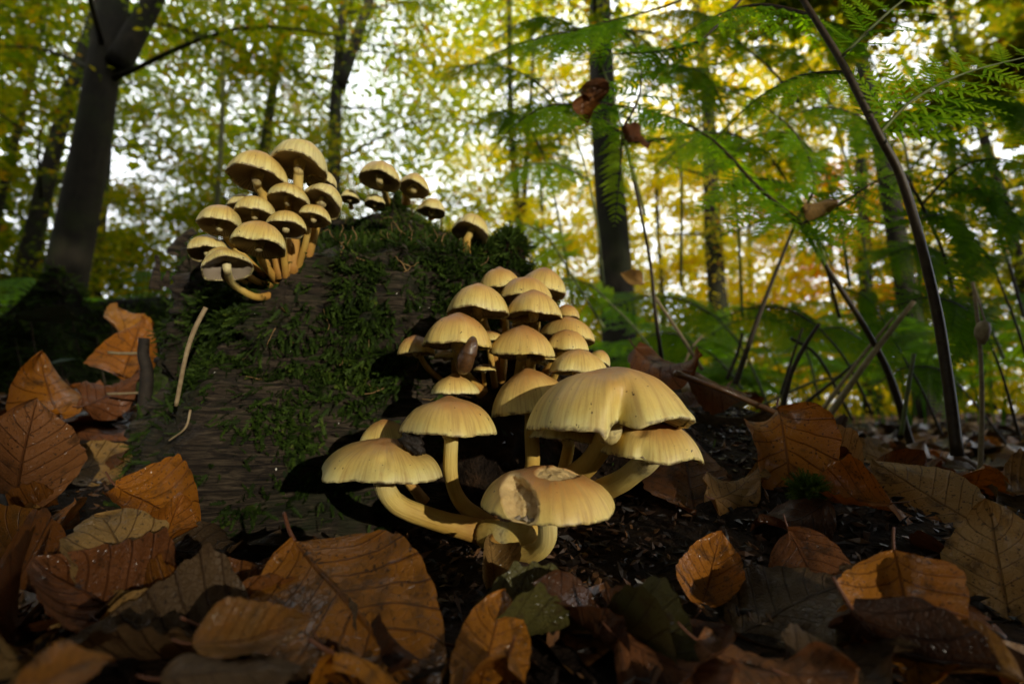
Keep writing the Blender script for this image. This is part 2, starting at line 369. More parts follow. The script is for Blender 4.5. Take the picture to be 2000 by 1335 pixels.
# root flare running out to the right front of the stump
def root_geo(pts, rad, n=90, seg=90, amp=.016, sd=0):
    c = spline(pts, n); r = np.interp(np.linspace(0, 1, n), np.linspace(0, 1, len(rad)), rad)
    V, q, t, v = tube_np(c, r, seg); N = V - np.vstack([np.repeat(c, seg, 0), c[0], c[-1]])
    N = N/(np.linalg.norm(N, axis=1)[:, None]+1e-9)
    V = V + N*(amp*fbm(V*14, 4, 50+sd) + .006*fbm(V*70, 3, 60+sd))[:, None]
    return V, q, t
RV, RQ, RTt = root_geo([(-.10, .50, .08), (-.02, .47, .075), (.045, .435, .045), (.10, .40, .005), (.15, .375, -.03), (.19, .36, -.06)], [.10, .095, .08, .07, .055, .035])
obj('root', mesh_np('root', RV-SO, [RQ, RTt]), MHUM, stump)
RV2, RQ2, RT2 = root_geo([(-.06, .47, .06), (-.01, .41, .02), (.03, .37, -.01), (.07, .34, -.05)], [.10, .075, .055, .03], sd=5)
obj('root', mesh_np('root', RV2-SO, [RQ2, RT2]), MHUM, stump)
tri = lambda q: [f for f in np.asarray(q).tolist()]
_aV = np.vstack([SV, RV, RV2]).tolist(); _aF = tri(SF) + tri(RQ+len(SV)) + tri(RTt+len(SV)) + tri(RQ2+len(SV)+len(RV)) + tri(RT2+len(SV)+len(RV))
BVH_S = BVHTree.FromPolygons([tuple(v) for v in _aV], _aF)
def hit(x, y, which='both'):
    d = Vector(ray(x, y)); L = d.length; best = None
    for b in ([BVH_S, BVH_G] if which == 'both' else [BVH_S] if which == 's' else [BVH_G]):
        h = b.ray_cast(Vector(C0), d.normalized())
        if h[0] is not None and (best is None or h[3] < best[2]): best = (np.array(h[0]), np.array(h[1]), h[3], h[3]/L)
    return best                                       # point, normal, distance, axis depth
def hitd(x, y, dflt, which='both'):
    h = hit(x, y, which); return h[3] if h and h[3] < 2 else dflt

# splinter spikes at the stump's broken left edge
for (pts, r) in (([(303, 565), (305, 535), (308, 515), (306, 498)], 9), ([(345, 500), (352, 478), (362, 462), (380, 452)], 16), ([(322, 560), (326, 540), (330, 528)], 8)):
    d0 = .50; c = np.array([P(x, y, d0) for x, y in pts]); n = 24; cc = spline(c, n)
    bp = 1 + .5*fbm(np.stack([np.repeat(np.linspace(0, 6, n)[:, None], 10, 1), np.tile(np.arange(10)*.9, (n, 1)), np.zeros((n, 10))], -1), 3, 70)
    tube('splinter', cc, np.linspace(r, r*.35, n)*d0/1000, MWOOD, stump, 10, SO, bp)

# ------------------------------------------------------------------ mushrooms
GR = {'A': 'mushrooms in the tuft at the stump\'s broken left top', 'B': 'mushrooms along the crest of the stump',
      'C': 'crowded mushrooms climbing the right flank of the stump', 'D': 'big mushrooms at the foot of the stump'}
def orient(roll, pitch, yaw=0.0):
    Uz = nrm(np.array([math.tan(math.radians(roll)), -math.tan(math.radians(pitch)), 1.0]))
    X = nrm(np.array([1, 0, 0]) - Uz*Uz[0]); Y = np.cross(Uz, X)
    return np.stack([X, Y, Uz], 1)
def to_px(Wp):
    d = Wp - C0; z = d@FW; return 1000+F*(d@RT)/z, 667.5-F*(d@UP)/z
def mushroom(key, L, R_, T, B, d, roll, pitch, stem, sw, label, bd=None, hi=False, mod=None, umbo=.06, wav=.07, rimw=.045, phimax=80):
    pitch = pitch - (7 if key[0] in 'AB' else 0); seed = sum(ord(c)*(i*7+3) for i, c in enumerate(label)) % 9973; rg = np.random.default_rng(seed)
    hw = (R_-L)/2; e = math.atan2(807.5-B, F) - math.radians(pitch)
    yc = B + hw*math.sin(e)
    H = math.sqrt(max((yc-T)**2 - (hw*math.sin(e))**2, (.34*hw)**2))/max(.3, math.cos(e))
    H = min(H, 1.05*hw)
    Rm, Hm = hw*d/F, H*d/F
    cen = P((L+R_)/2, yc, d); O3 = orient(roll, pitch)
    root = empty('mushroom', tuple(cen), label, 'mushroom', GR[key[0]])
    na, nr = (220, 90) if hi else (84, 30)
    th = np.linspace(0, 2*PI, na, endpoint=False)
    ph = rg.uniform(0, 2*PI, 8); am = rg.uniform(.3, 1, 8)*wav/np.array([1, 1.5, 1.6, 2, 2.4, 3, 4, 5])
    def fr(t_): return 1 + sum(am[k]*np.cos((k+1.)*t_+ph[k]) for k in range(1, 7))
    pw = rg.uniform(0, 2*PI, 6); aw = rg.uniform(.2, 1, 6)*rimw/np.array([1.2, 1.4, 2, 2.4, 3.5, 5])
    def zw(t_): return sum(aw[k]*np.cos((k+2.)*t_+pw[k]) for k in range(6)) + .012*np.sin(t_*23+pw[0])*np.sin(t_*7+pw[1])
    pm = math.radians(phimax); t = np.linspace(0, 1, nr)
    rr = np.sin(t*pm)/math.sin(pm); zz = (np.cos(t*pm)-math.cos(pm))/(1-math.cos(pm))
    zz = zz + umbo*np.exp(-(rr/.2)**2) 
    # rim rolls in
    rr = np.concatenate([rr, [.992, .965, .93]]); zz = np.concatenate([zz, [-.022, -.026, .01]]); tt = np.concatenate([t, [1, 1, 1]])
    k2 = np.clip(rr, 0, 1)[:, None]**2; k4 = np.clip(rr, 0, 1)[:, None]**5
    RR = rr[:, None]*(1+(fr(th)[None, :]-1)*k2)*Rm
    ZZ = zz[:, None]*Hm + zw(th)[None, :]*k4*Rm
    X = RR*np.cos(th); Y = RR*np.sin(th)
    nz = fbm(np.stack([X/Rm*1.6+seed, Y/Rm*1.6, 0*X], -1), 3, 5)*.07*Rm + fbm(np.stack([X/Rm*6+seed, Y/Rm*6, 0*X], -1), 2, 6)*.012*Rm
    ZZ = ZZ + nz*(1-k4*.4)
    V = np.stack([X, Y, ZZ], -1).reshape(-1, 3)
    bite = np.zeros(len(V))
    if mod is not None:
        Wp = V@O3.T + cen; px, py = to_px(Wp); front = (V[:, 1] < .25*Rm)
        V, bite = mod(V, px, py, front, Rm, Hm, bite)
    rad = np.repeat(tt, na); ang = np.tile(th, len(tt))
    stv = np.stack([np.cos(ang)*13+seed, np.sin(ang)*13, rad*1.6], -1)
    me = mesh_np('cap', V, grid_faces(len(tt), na, True), {'rad': rad, 'streak': stv, 'bite': bite, 'tone': np.full(len(V), {'A': .17, 'B': .14}.get(key[0], 0.))})
    Mx = Matrix(np.vstack([np.hstack([O3, np.zeros((3, 1))]), [0, 0, 0, 1]]).tolist())
    c = obj('cap', me, MCAP, root); c.matrix_local = Mx
    # gills
    ng = 2*(52 if hw > 34 else 40); tg = np.linspace(0, 2*PI, ng, endpoint=False); q = np.array([.945, .9, .8, .65, .5, .35, .2, .1])
    zg = np.interp(q, [0, .3, .7, 1], [.42, .36, .2, .0])*(.15 if key == 'D7' else 1)
    alt = (np.arange(ng) % 2)*2.-1
    Z = zg[:, None]*min(Hm, .8*Rm) + zw(tg)[None, :]*(q[:, None]**5)*Rm + alt[None, :]*.020*Rm*np.sin(np.clip(q[:, None], .05, 1)*PI)**.5
    RRg = q[:, None]*(1+(fr(tg)[None, :]-1)*q[:, None]**2)*Rm
    Vg = np.stack([RRg*np.cos(tg), RRg*np.sin(tg), Z], -1).reshape(-1, 3)
    if key == 'D5':
        gx_, gy_ = to_px(Vg@O3.T + cen); Vg = mod(Vg*np.array([.97, .97, 1]), gx_, gy_, None, Rm, Hm, None)[0]
    g = obj('gills', mesh_np('gills', Vg, grid_faces(len(q), ng, True), {'ridge': np.tile((1-alt)/2, len(q)), 'rad': np.repeat(q, ng)}, False), MGILL, c)
    # stem
    if stem:
        n = 34
        sx, sy_ = stem[-1]; dB = bd if bd is not None else hitd(sx, sy_, d+.02) + .004
        pts = [cen + O3[:, 2]*Hm*.33, cen - O3[:, 2]*.02*Rm]; m_ = len(stem)
        for i, (x, y) in enumerate(stem): pts.append(P(x, y, d + (dB-d)*((i+1)/m_)))
        cc = spline(pts, n); tl = np.linspace(0, 1, n)
        rs = sw/2*d/F*(1 - .10*np.sin(tl*PI) + .22*np.exp(-(1-tl)/.12) + .12*np.exp(-tl/.1))
        a = np.arange(14)/14*2*PI
        bp = 1 + .10*fbm(np.stack([np.cos(a)[None, :]+0*tl[:, None], np.sin(a)[None, :]+0*tl[:, None], tl[:, None]*9+0*a[None, :]+seed], -1), 3, 9)
        Vs, q_, t_, al = tube_np(cc, rs, 14, bp)
        aa = np.concatenate([np.tile(a, n), [0, 0]])
        fb = np.stack([np.cos(aa)*5, np.sin(aa)*5+seed, al*5], -1)
        obj('stem', mesh_np('stem', Vs-cen, [q_, t_], {'along': 1-al, 'fib': fb}), MSTEM, root)
    return root, cen, Rm, Hm, O3

def mod_saddle(V, px, py, front, Rm, Hm, bite):     # cleft and pointed flap in the front of the big cap
    V = V.copy(); xs = 1203 + (py-760)*-.10
    f = np.clip(1-V[:, 1]/(.2*Rm)*1., 0, 1); f = np.where(V[:, 1] < .2*Rm, 1, 0)*sm(.25*Rm, -.35*Rm, V[:, 1])
    k = sm(715, 850, py); gdent = np.exp(-((px-xs-20)/26)**2)*k*f
    rdir = V.copy(); rdir[:, 2] = 0; L = np.linalg.norm(rdir, axis=1)[:, None]+1e-9; rdir /= L
    V -= rdir*(gdent*.30*Rm)[:, None]
    V[:, 2] += gdent*.10*Rm
    flap = np.exp(-((px-1183)/9)**2)*sm(815, 850, py)*f; V[:, 2] -= flap*.13*Rm; V -= rdir*(-flap*.04*Rm)[:, None]
    V[:, 2] += .13*Rm*sm(1215, 1330, px)*sm(790, 850, py)*f
    V[:, 2] -= .16*Rm*np.exp(-((px-1165)/60)**2)*np.exp(-((py-715)/30)**2)*.35
    return V, bite
def mod_bites(V, px, py, front, Rm, Hm, bite):      # two slug-eaten holes
    V = V.copy(); fr = V[:, 1] < .05*Rm
    n = 7*fbm(np.stack([px*.06, py*.06, 0*px], -1), 3, 77)
    dx, dy = px-1014, py-975; ca, sa = math.cos(.35), math.sin(.35); u = dx*ca+dy*sa*-1; v = dx*sa+dy*ca
    r = np.hypot(u/(33+n), v/(52+n)); hole = sm(1.0, .62, r)*fr
    cen_dir = np.array([.30, .45, -.30])
    V += (hole*Rm*.30)[:, None]*cen_dir + (hole**2*Rm*.12*fbm(V*260, 3, 88))[:, None]*np.array([.3, 1, .3])
    ridge = np.exp(-((r-1.06)/.12)**2)*fr*(px < 1025); V[:, 1] -= ridge*.018*Rm
    dx2, dy2 = px-1092, py-922; n2 = 8*fbm(np.stack([px*.08, py*.10, 0*px+4], -1), 3, 79)
    r2 = np.hypot(dx2/(52+n2), dy2/(15+n2*.6)); h2 = sm(1.0, .75, r2)*(V[:, 1] < .35*Rm)
    V[:, 2] -= h2*.045*Rm*(1+.8*fbm(V*300, 3, 90))
    return V, np.clip(sm(1.12, .95, r)*fr + h2, 0, 1)
def mod_dimple(V, px, py, front, Rm, Hm, bite):
    V = V.copy(); V[:, 2] -= .07*Rm*np.exp(-((px-822)/28)**2)*np.exp(-((py-872)/20)**2); V[:, 1] += .10*Rm*np.exp(-((px-747)/9)**2)*np.exp(-((py-905)/10)**2)*front
    return V, bite
def mod_dent(V, px, py, front, Rm, Hm, bite):
    V = V.copy(); f = front; V[:, 2] -= .12*Rm*np.exp(-((px-1250)/16)**2)*np.exp(-((py-838)/12)**2)*f
    V[:, 1] += .10*Rm*np.exp(-((px-1255)/10)**2)*sm(850, 900, py)*f; return V, bite

MU = [
 # key, L, R, top, rim, depth, roll, pitch(toward camera), stem px, stem width, label
 ('D7', 938, 1198, 905, 1022, .232, 2, 4, [(1068, 1050), (1045, 1078), (1005, 1076), (965, 1052)], 42, 'large low cap with a deep slug-eaten hole and a torn top', .262, True, mod_bites),
 ('D5', 1028, 1352, 715, 838, .252, 1, -2, [(1185, 850), (1150, 905), (1080, 960)], 52, 'largest cap, saddle shaped with a pointed notch in its front rim', .32, True, mod_saddle),
 ('D6', 1178, 1362, 816, 902, .270, 4, 2, [(1245, 915), (1215, 938), (1180, 955), (1120, 985)], 50, 'pale brown dented cap tucked under the largest cap', .31, False, mod_dent),
 ('D2', 632, 862, 853, 946, .262, 4, 6, [(757, 962), (790, 992), (870, 1020), (958, 1044)], 44, 'broad cap on a long bent stem, clod of dirt on top', .275, False, mod_dimple),
 ('D1', 785, 968, 778, 850, .268, 0, 2, [(881, 855), (881, 930), (905, 985), (965, 1030)], 31, 'umbrella cap with a small peak on a tall curved stem', .285, False, None),
 ('D3', 706, 800, 821, 868, .295, -6, 4, [(760, 890), (830, 980)], 20, 'small shaded cap half hidden behind the dirt-topped cap', .31, False, None),
 ('D4', 960, 1118, 722, 806, .295, -6, 2, [(1038, 830), (1040, 900), (1030, 960)], 32, 'brownish cap leaning against the largest cap', .315, False, None),
 ('D9', 1040, 1175, 815, 860, .300, 4, 0, [(1110, 875), (1090, 960)], 26, 'shadowed cap hidden below the largest cap', .33, False, None),
 # right flank
 ('C9', 826, 962, 613, 668, .305, 2, 2, [(893, 680), (905, 725), (945, 772)], 25, 'smooth cap with a slug clinging to its stem', None, False, None),
 ('C13', 774, 850, 655, 688, .325, 0, 2, [(820, 695), (835, 718), (864, 745)], 13, 'small cap on a slanting stem left of the slug', None, False, None),
 ('C14', 848, 892, 684, 697, .345, 0, 0, [(885, 700), (887, 745)], 11, 'tiny cap mostly hidden behind the slug', None, False, None),
 ('C15', 842, 933, 734, 768, .300, 0, 2, [(886, 775), (888, 800)], 14, 'little pointed cap above the umbrella cap', None, False, None),
 ('C10', 958, 1080, 638, 690, .312, 3, 2, [(1019, 698), (1012, 740), (1010, 790)], 22, 'rounded cap in the middle of the crowded flank', None, False, None),
 ('C4', 873, 992, 555, 600, .325, 2, 0, [(935, 606), (948, 640), (975, 740)], 20, 'wide cap with a flat peak above the slug\'s cap', None, False, None),
 ('C5', 988, 1096, 568, 608, .330, 2, 0, [(1044, 614), (1045, 650), (1030, 760)], 21, 'domed cap with its ringed stem showing', None, False, None),
 ('C3', 976, 1076, 540, 574, .345, 1, 0, [(1025, 582), (1010, 700)], 18, 'domed cap stacked just above the ring-stemmed one', None, False, None),
 ('C1', 935, 1020, 523, 558, .358, -3, 2, [(975, 562), (985, 640)], 16, 'pointed cap at the top of the crowded flank beside the moss', None, False, None),
 ('C2', 1010, 1105, 520, 560, .362, 9, -2, [(1060, 566), (1040, 650)], 17, 'topmost flank cap with a curled torn edge and black speck', None, False, None),
 ('C6', 1082, 1132, 583, 616, .350, 6, 0, [(1100, 622), (1070, 700)], 13, 'small cap peeping out at the right of the flank', None, False, None),
 ('C7', 1054, 1160, 618, 654, .338, 9, 0, [(1100, 662), (1060, 740)], 17, 'flattish cap tilted to the right on the flank', None, False, None),
 ('C8', 1066, 1148, 643, 681, .322, 2, 2, [(1096, 690), (1085, 730), (1060, 780)], 16, 'brown-topped cap under the tilted one', None, False, None),
 ('C11', 1070, 1186, 683, 727, .300, 3, 3, [(1128, 735), (1100, 800)], 22, 'pale cap directly behind the largest cap', None, False, None),
 ('C12', 1146, 1192, 670, 706, .330, 20, 2, [(1165, 712), (1120, 780)], 13, 'small tilted cap at the far right of the flank', None, False, None),
 ('C16', 930, 985, 645, 664, .350, 0, 0, [(955, 670), (968, 760)], 13, 'small cap wedged between the slug\'s cap and the rounded cap', None, False, None),
 ('C17', 925, 968, 710, 722, .325, 0, 0, [(944, 726), (948, 765)], 9, 'tiny cap among the stems beside the slug', None, False, None),
 ('C18', 958, 1010, 596, 612, .350, 0, 0, [(984, 616), (988, 645), (980, 750)], 15, 'narrow cap squeezed between the two domed caps', None, False, None),
 ('C19', 1000, 1052, 613, 629, .345, 0, -6, [(1024, 634), (1020, 760)], 14, 'small cap showing its gills under the ring-stemmed cap', None, False, None),
 ('C20', 1035, 1088, 692, 702, .330, 0, 0, [(1040, 705), (1035, 775)], 19, 'cap hidden behind the rounded middle cap', None, False, None),
 # tuft on the left top
 ('A12', 400, 488, 487, 503, .315, -20, -8, [(450, 548), (466, 563), (500, 580), (530, 577)], 16, 'lowest cap of the left tuft turned to show its gills', None, False, None),
 ('A13', 405, 462, 478, 500, .332, -8, 0, [(460, 520), (500, 548), (535, 560)], 14, 'cap half hidden behind the lowest gill-showing cap', None, False, None),
 ('A10', 455, 556, 430, 462, .312, 3, 0, [(506, 478), (512, 510), (545, 552)], 18, 'front cap of the left tuft on a thick curved stem', None, False, None),
 ('A11', 370, 442, 452, 481, .350, -8, 0, [(412, 500), (470, 545), (520, 560)], 14, 'leftmost cap of the tuft resting on the broken rim', None, False, None),
 ('A9', 387, 472, 397, 425, .335, 3, 0, [(432, 440), (445, 468), (490, 515), (530, 555)], 15, 'cap reaching out over the stump\'s left edge', None, False, None),
 ('A6', 458, 537, 383, 405, .345, 0, 0, [(499, 415), (502, 450), (535, 550)], 14, 'small cap right above the front cap of the tuft', None, False, None),
 ('A14', 447, 505, 380, 396, .375, -4, 0, [(480, 410), (530, 540)], 12, 'cap hidden at the back of the tuft', None, False, None),
 ('A7', 522, 594, 410, 430, .335, -3, -4, [(556, 438), (554, 490), (560, 545)], 14, 'cap with purple grey gills beside the front cap', None, False, None),
 ('A5', 522, 602, 358, 376, .352, 2, 0, [(563, 392), (563, 440), (566, 540)], 14, 'middle cap below the two tall mushrooms', None, False, None),
 ('A8', 582, 642, 395, 414, .345, 4, -4, [(607, 425), (595, 480), (580, 530)], 13, 'brown-crowned cap near the mossy crest', None, False, None),
 ('A4', 590, 668, 348, 372, .362, 12, -12, [(622, 400), (618, 440), (600, 505)], 17, 'cap tipped back to show wide dark gills', None, False, None),
 ('A3', 596, 656, 328, 346, .385, 8, 0, [(614, 362), (600, 450)], 14, 'cap half hidden behind the tipped gilled cap', None, False, None),
 ('A1', 449, 555, 297, 323, .352, 4, 0, [(505, 365), (520, 400), (550, 545)], 20, 'big bell cap on the left of the two tall mushrooms', None, False, None),
 ('A2', 531, 637, 272, 299, .362, 3, 0, [(583, 345), (580, 400), (572, 535)], 21, 'tallest mushroom of the left tuft with a broad pale stem', None, False, None),
 ('A15', 536, 580, 398, 408, .372, 3, 0, [(560, 416), (570, 530)], 12, 'thin cap edge peeping out behind the gilled caps', None, False, None),
 # crest
 ('B1', 703, 781, 315, 333, .420, 3, 0, [(750, 372), (758, 402)], 16, 'upright mushroom standing alone on the crest of the stump', None, False, None),
 ('B2', 777, 838, 334, 353, .440, 10, -4, [(796, 370), (793, 396)], 16, 'crest mushroom with one side of its cap folded up', None, False, None),
 ('B3', 664, 702, 367, 382, .440, 0, 4, [(684, 392), (686, 405)], 9, 'low cap lying on the crest beside the left tuft', None, False, None),
 ('B4', 712, 752, 376, 391, .440, 0, 4, [(730, 398), (732, 408)], 9, 'low cap at the foot of the lone crest mushroom', None, False, None),
 ('B5', 816, 870, 385, 404, .450, 8, 4, [(842, 412), (842, 425)], 12, 'brown-topped cap sunk in moss behind the crest', None, False, None),
 ('B6', 880, 955, 418, 436, .440, 14, -6, [(912, 468), (910, 495)], 15, 'mushroom at the right end of the crest showing dark gills', None, False, None),
]
MR = {}
for k, L, R_, T, B, d, roll, pit, stem, sw, lab, bd, hi, mod in MU:
    MR[k] = mushroom(k, L, R_, T, B, d, roll, pit, stem, sw, lab, bd, hi, mod,
                     umbo={'D1': .12, 'C15': .16, 'C4': .10, 'C1': .10, 'D6': .02, 'D7': .0, 'D5': .02}.get(k, .05),
                     wav={'D5': .03, 'D7': .03}.get(k, .075), phimax=88 if k[0] == 'A' else 80)
# pale cut bases where the big stems join
jb = empty('mushroom', tuple(P(1003, 1048, .262)), 'pale broken stem base where the low stems join', 'mushroom', GR['D'])
cc = spline([P(945, 1040, .272), P(985, 1048, .262), P(1020, 1046, .258), P(1040, 1032, .262)], 30) 
V, q, t, al = tube_np(cc, np.array([.0045, .0075, .0078, .0055])[[0]*1+[1]*13+[2]*12+[3]*4], 16)
fb = np.stack([V[:, 0]*300, V[:, 1]*300, V[:, 2]*300], -1); cen = P(1003, 1048, .262)
obj('stem', mesh_np('stem', V-cen, [q, t], {'along': .25+.5*np.exp(-((al-.4)/.2)**2), 'fib': fb}), MSTEM, jb)

# slug on the stem
sl = empty('slug', tuple(P(914, 692, .295)), 'glossy brown slug climbing the stem of a mushroom cap', 'slug')
c0 = P(914, 692, .295); cc = spline([P(904, 727, .291), P(908, 716, .289), P(913, 696, .287), P(920, 674, .288), P(923, 656, .292)], 48)
tl = np.linspace(0, 1, 48); rr = .0046*np.clip(np.sin(np.clip(tl*.97+.02, 0, 1)*PI), 0, 1)**.42*(1.08-.25*tl)
a = np.arange(20)/20*2*PI
bp = 1 + .05*np.sin(a*10)[None, :]*np.ones((48, 1)) + .05*fbm(np.stack([np.cos(a)[None]*4+0*tl[:, None], np.sin(a)[None]*4+0*tl[:, None], tl[:, None]*22+0*a[None]], -1), 2, 3) + .12*sm(.52, .58, tl)[:, None]*sm(.98, .9, tl)[:, None]
tube('body', cc, rr, MSLUG, sl, 20, c0, bp)
cm = cc[26:44] + np.array([0, -.0009, .0003]); tube('mantle', cm, rr[26:44]*.92*np.sin(np.linspace(.25, PI-.25, 18))**.4, MSLUG, sl, 16, c0)
tube('foot_fringe', cc[2:46] + np.array([-.0009, .0012, 0]), rr[2:46]*1.06, MBRST, sl, 12, c0)

# dirt clod on the cap
bm_c = P(805, 868, .252); n = 26
u, v = np.meshgrid(np.linspace(0, 2*PI, n, endpoint=False), np.linspace(0, PI, n)); S = np.stack([np.cos(u)*np.sin(v), np.sin(u)*np.sin(v), np.cos(v)], -1)
S = S*(1+.9*fbm(S*2.4, 4, 12))[..., None]*np.array([.0062, .004, .0035])
Sv = S.reshape(-1, 3)@orient(35, 0).T
obj('dirt_clod', mesh_np('dirt_clod', Sv + bm_c, grid_faces(n, n, True)), mat_plain('wet_soil', (.006, .004, .003), (.016, .010, .006), 400, .7, .001, .05), label='wet black clod of soil stuck on a broad cap', cat='soil')

# ------------------------------------------------------------------ moss
def sprig(n=9, L=1.0, wid=.16, seed=0):
    """feathery sprig along +X, unit length: little pointed leaves on both sides"""
    r = np.random.default_rng(seed); V = []; Fc = []
    for i in range(n):
        s_ = (i+.5)/n; z = .18*s_*s_
        for sd_ in (-1, 1):
            l = wid*(1-.55*s_)*r.uniform(.7, 1.3); k = len(V)
            d = np.array([.75, sd_*.8, r.uniform(-.3, .5)]); d = d/np.linalg.norm(d)*l
            b = np.array([s_, 0, z]); sidev = np.array([.038, -.012*sd_, .0])
            V += [b - sidev, b + sidev, b + d]; Fc.append((k, k+1, k+2))
    k = len(V); V += [(0, 0, 0), (0, .02, 0), (1.08, 0, .2)]; Fc.append((k, k+1, k+2))
    return np.array(V), np.array(Fc)
SPR = [sprig(11, wid=.30, seed=i) for i in range(4)]
def moss_field(name, pts, nrms, sizes, tints, rg, label, droop=.55, parent=None):
    allV = []; allF = []; allT = []; off = 0
    for k in range(4):
        sel = np.arange(len(pts)) % 4 == k; p = pts[sel]; n_ = nrms[sel]; L = sizes[sel]; m = len(p)
        if m == 0: continue
        T = n_*.75 + np.array([0, 0, -droop]) + rg.normal(0, .55, (m, 3)); T /= np.linalg.norm(T, axis=1)[:, None]
        B = np.cross(n_ + rg.normal(0, .3, (m, 3)), T); B /= np.linalg.norm(B, axis=1)[:, None]+1e-9; N = np.cross(T, B)
        V0, F0 = SPR[k]
        V = p[:, None, :] + L[:, None, None]*(V0[None, :, 0:1]*T[:, None, :] + V0[None, :, 1:2]*B[:, None, :] + V0[None, :, 2:3]*N[:, None, :])
        allV.append(V.reshape(-1, 3)); allF.append((F0[None]+np.arange(m)[:, None, None]*len(V0)).reshape(-1, 3)+off)
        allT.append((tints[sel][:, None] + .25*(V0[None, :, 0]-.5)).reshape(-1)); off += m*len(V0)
    return obj(name, mesh_np(name, np.vstack(allV), np.vstack(allF), {'tint': np.clip(np.concatenate(allT), 0, 1)}, False), MMOSS, parent, kind='stuff', label=label)
def sample_faces(V, Fq, n, rg, up=None):
    V = np.asarray(V); Fq = np.asarray(Fq); a, b, c, d = (V[Fq[:, i]] for i in range(4))
    nn = np.cross(c-a, d-b); ar = np.linalg.norm(nn, axis=1); nn = nn/(ar[:, None]+1e-12)
    i = rg.choice(len(Fq), n, p=ar/ar.sum()); u, v = rg.random((2, n, 1))
    return a[i]*(1-u)*(1-v)+b[i]*u*(1-v)+c[i]*u*v+d[i]*(1-u)*v, nn[i]
rg = np.random.default_rng(3)
pp, nn = sample_faces(SV, SF, 160000, rg)
outw = np.stack([pp[:, 0]-SC[0], pp[:, 1]-SC[1], 0*pp[:, 0]], -1); nn = np.where((np.sum(nn*outw, 1) < 0)[:, None], -nn, nn)
px, py = to_px(pp); vis = np.sum(nn*(C0-pp), 1) > -.06*np.linalg.norm(C0-pp, axis=1)
def blob(cx, cy, rx, ry): return np.exp(-((px-cx)/rx)**2-((py-cy)/ry)**2)
dens = 1.3*blob(770, 450, 190, 75)+1.0*blob(880, 520, 90, 90)+.9*blob(600, 640, 130, 60)+1.1*blob(560, 730, 110, 60)+1.0*blob(520, 830, 90, 45)+.9*blob(690, 740, 60, 60)+.6*blob(430, 620, 30, 80)+.5*blob(385, 750, 30, 50) \
     + .6*blob(730, 620, 80, 60)+.6*blob(680, 960, 70, 40)+.35*blob(480, 1000, 60, 25)+.8*blob(470, 560, 60, 50)+.5*blob(700, 850, 60, 60)+.8*blob(960, 520, 70, 50)
dens = (dens*1.5+.07)*(.15+1.7*sm(-.12, .20, fbm(pp*26, 3, 4)))
keep = vis & (rg.random(len(pp)) < np.clip(dens*1.3, 0, 1)*.85)
mp, mn = pp[keep], nn[keep]; mx_, my_ = px[keep], py[keep]
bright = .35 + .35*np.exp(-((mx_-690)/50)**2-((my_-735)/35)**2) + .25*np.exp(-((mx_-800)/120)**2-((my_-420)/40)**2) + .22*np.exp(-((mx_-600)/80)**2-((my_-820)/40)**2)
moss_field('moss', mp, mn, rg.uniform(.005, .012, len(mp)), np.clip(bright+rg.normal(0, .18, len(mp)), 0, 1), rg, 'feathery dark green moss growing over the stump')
# mossy knobs behind the right end of the crest
for (x, y, rpx, d, lab) in ((992, 497, 38, .47, 'round mossy knob beside the crest of the stump'), (940, 510, 30, .46, 'smaller mossy knob between crest and mushroom flank')):
    c = P(x, y, d); R = rpx*d/F; n = 26
    u, v = np.meshgrid(np.linspace(0, 2*PI, n, endpoint=False), np.linspace(0, PI, n)); S = np.stack([np.cos(u)*np.sin(v), np.sin(u)*np.sin(v), np.cos(v)], -1)
    Vk = (S*(1+.35*fbm(S*2+x, 3, 8))[..., None]*R*np.array([.85, .85, 1.0])).reshape(-1, 3); Vk[:, 2] -= 0
    Vk = np.where(Vk[:, 2:3] < 0, Vk*np.array([1.05, 1.05, 2.6]), Vk)
    e = obj('moss_knob', mesh_np('moss_knob', Vk, grid_faces(n, n, True)), MHUM, stump); e.location = c-SO; e['label'] = lab
    i = rg.integers(0, len(Vk), 1500); moss_field('moss_tuft', Vk[i], Vk[i]/(np.linalg.norm(Vk[i], axis=1)[:, None]+1e-9), rg.uniform(.006, .012, 1500), rg.uniform(.25, .8, 1500), rg, None, .1, e)
# dry strands, roots and chips lodged in the moss
sp = Soup(); cand = np.where(vis & (rg.random(len(pp)) < np.clip(1.2*blob(770, 450, 180, 80)+.8*blob(820, 790, 60, 60)+.4*blob(600, 650, 160, 90), 0, 1)*.012))[0]
for i in cand[:330]:
    p0 = pp[i]; t = nn[i]*.6 + rg.normal(0, .6, 3); c = [p0]
    for k in range(6):
        t = nrm(t + rg.normal(0, .55, 3) + nn[i]*.12); c.append(c[-1] + t*rg.uniform(.0015, .004))
    V, q, t_, al = tube_np(spline(c, 12), np.linspace(.0007, .0003, 12)*rg.uniform(.6, 1.3), 5); sp.add(V, q, t_)
me = sp.mesh('dry_strands'); obj('dry_strands', me, MSTRAND, kind='stuff', label='tangle of dry brown root strands caught in the moss')
# white flecks
sp = Soup(); cand = rg.choice(np.where(vis & (px > 400) & (px < 950) & (py < 1000))[0], 46)
for i in cand:
    a1 = nrm(rg.normal(0, 1, 3)); b1 = nrm(np.cross(nn[i]+.01, a1)); r = rg.uniform(.0004, .0013); p0 = pp[i]+nn[i]*.004
    sp.add([p0+a1*r, p0+b1*r*.6, p0-a1*r, p0-b1*r*.6, p0+nn[i]*r*.4], t=[(0, 1, 4), (1, 2, 4), (2, 3, 4), (3, 0, 4)])
obj('white_flecks', sp.mesh('white_flecks'), MMITE, kind='stuff', label='tiny white fungal flecks scattered over the mossy stump')
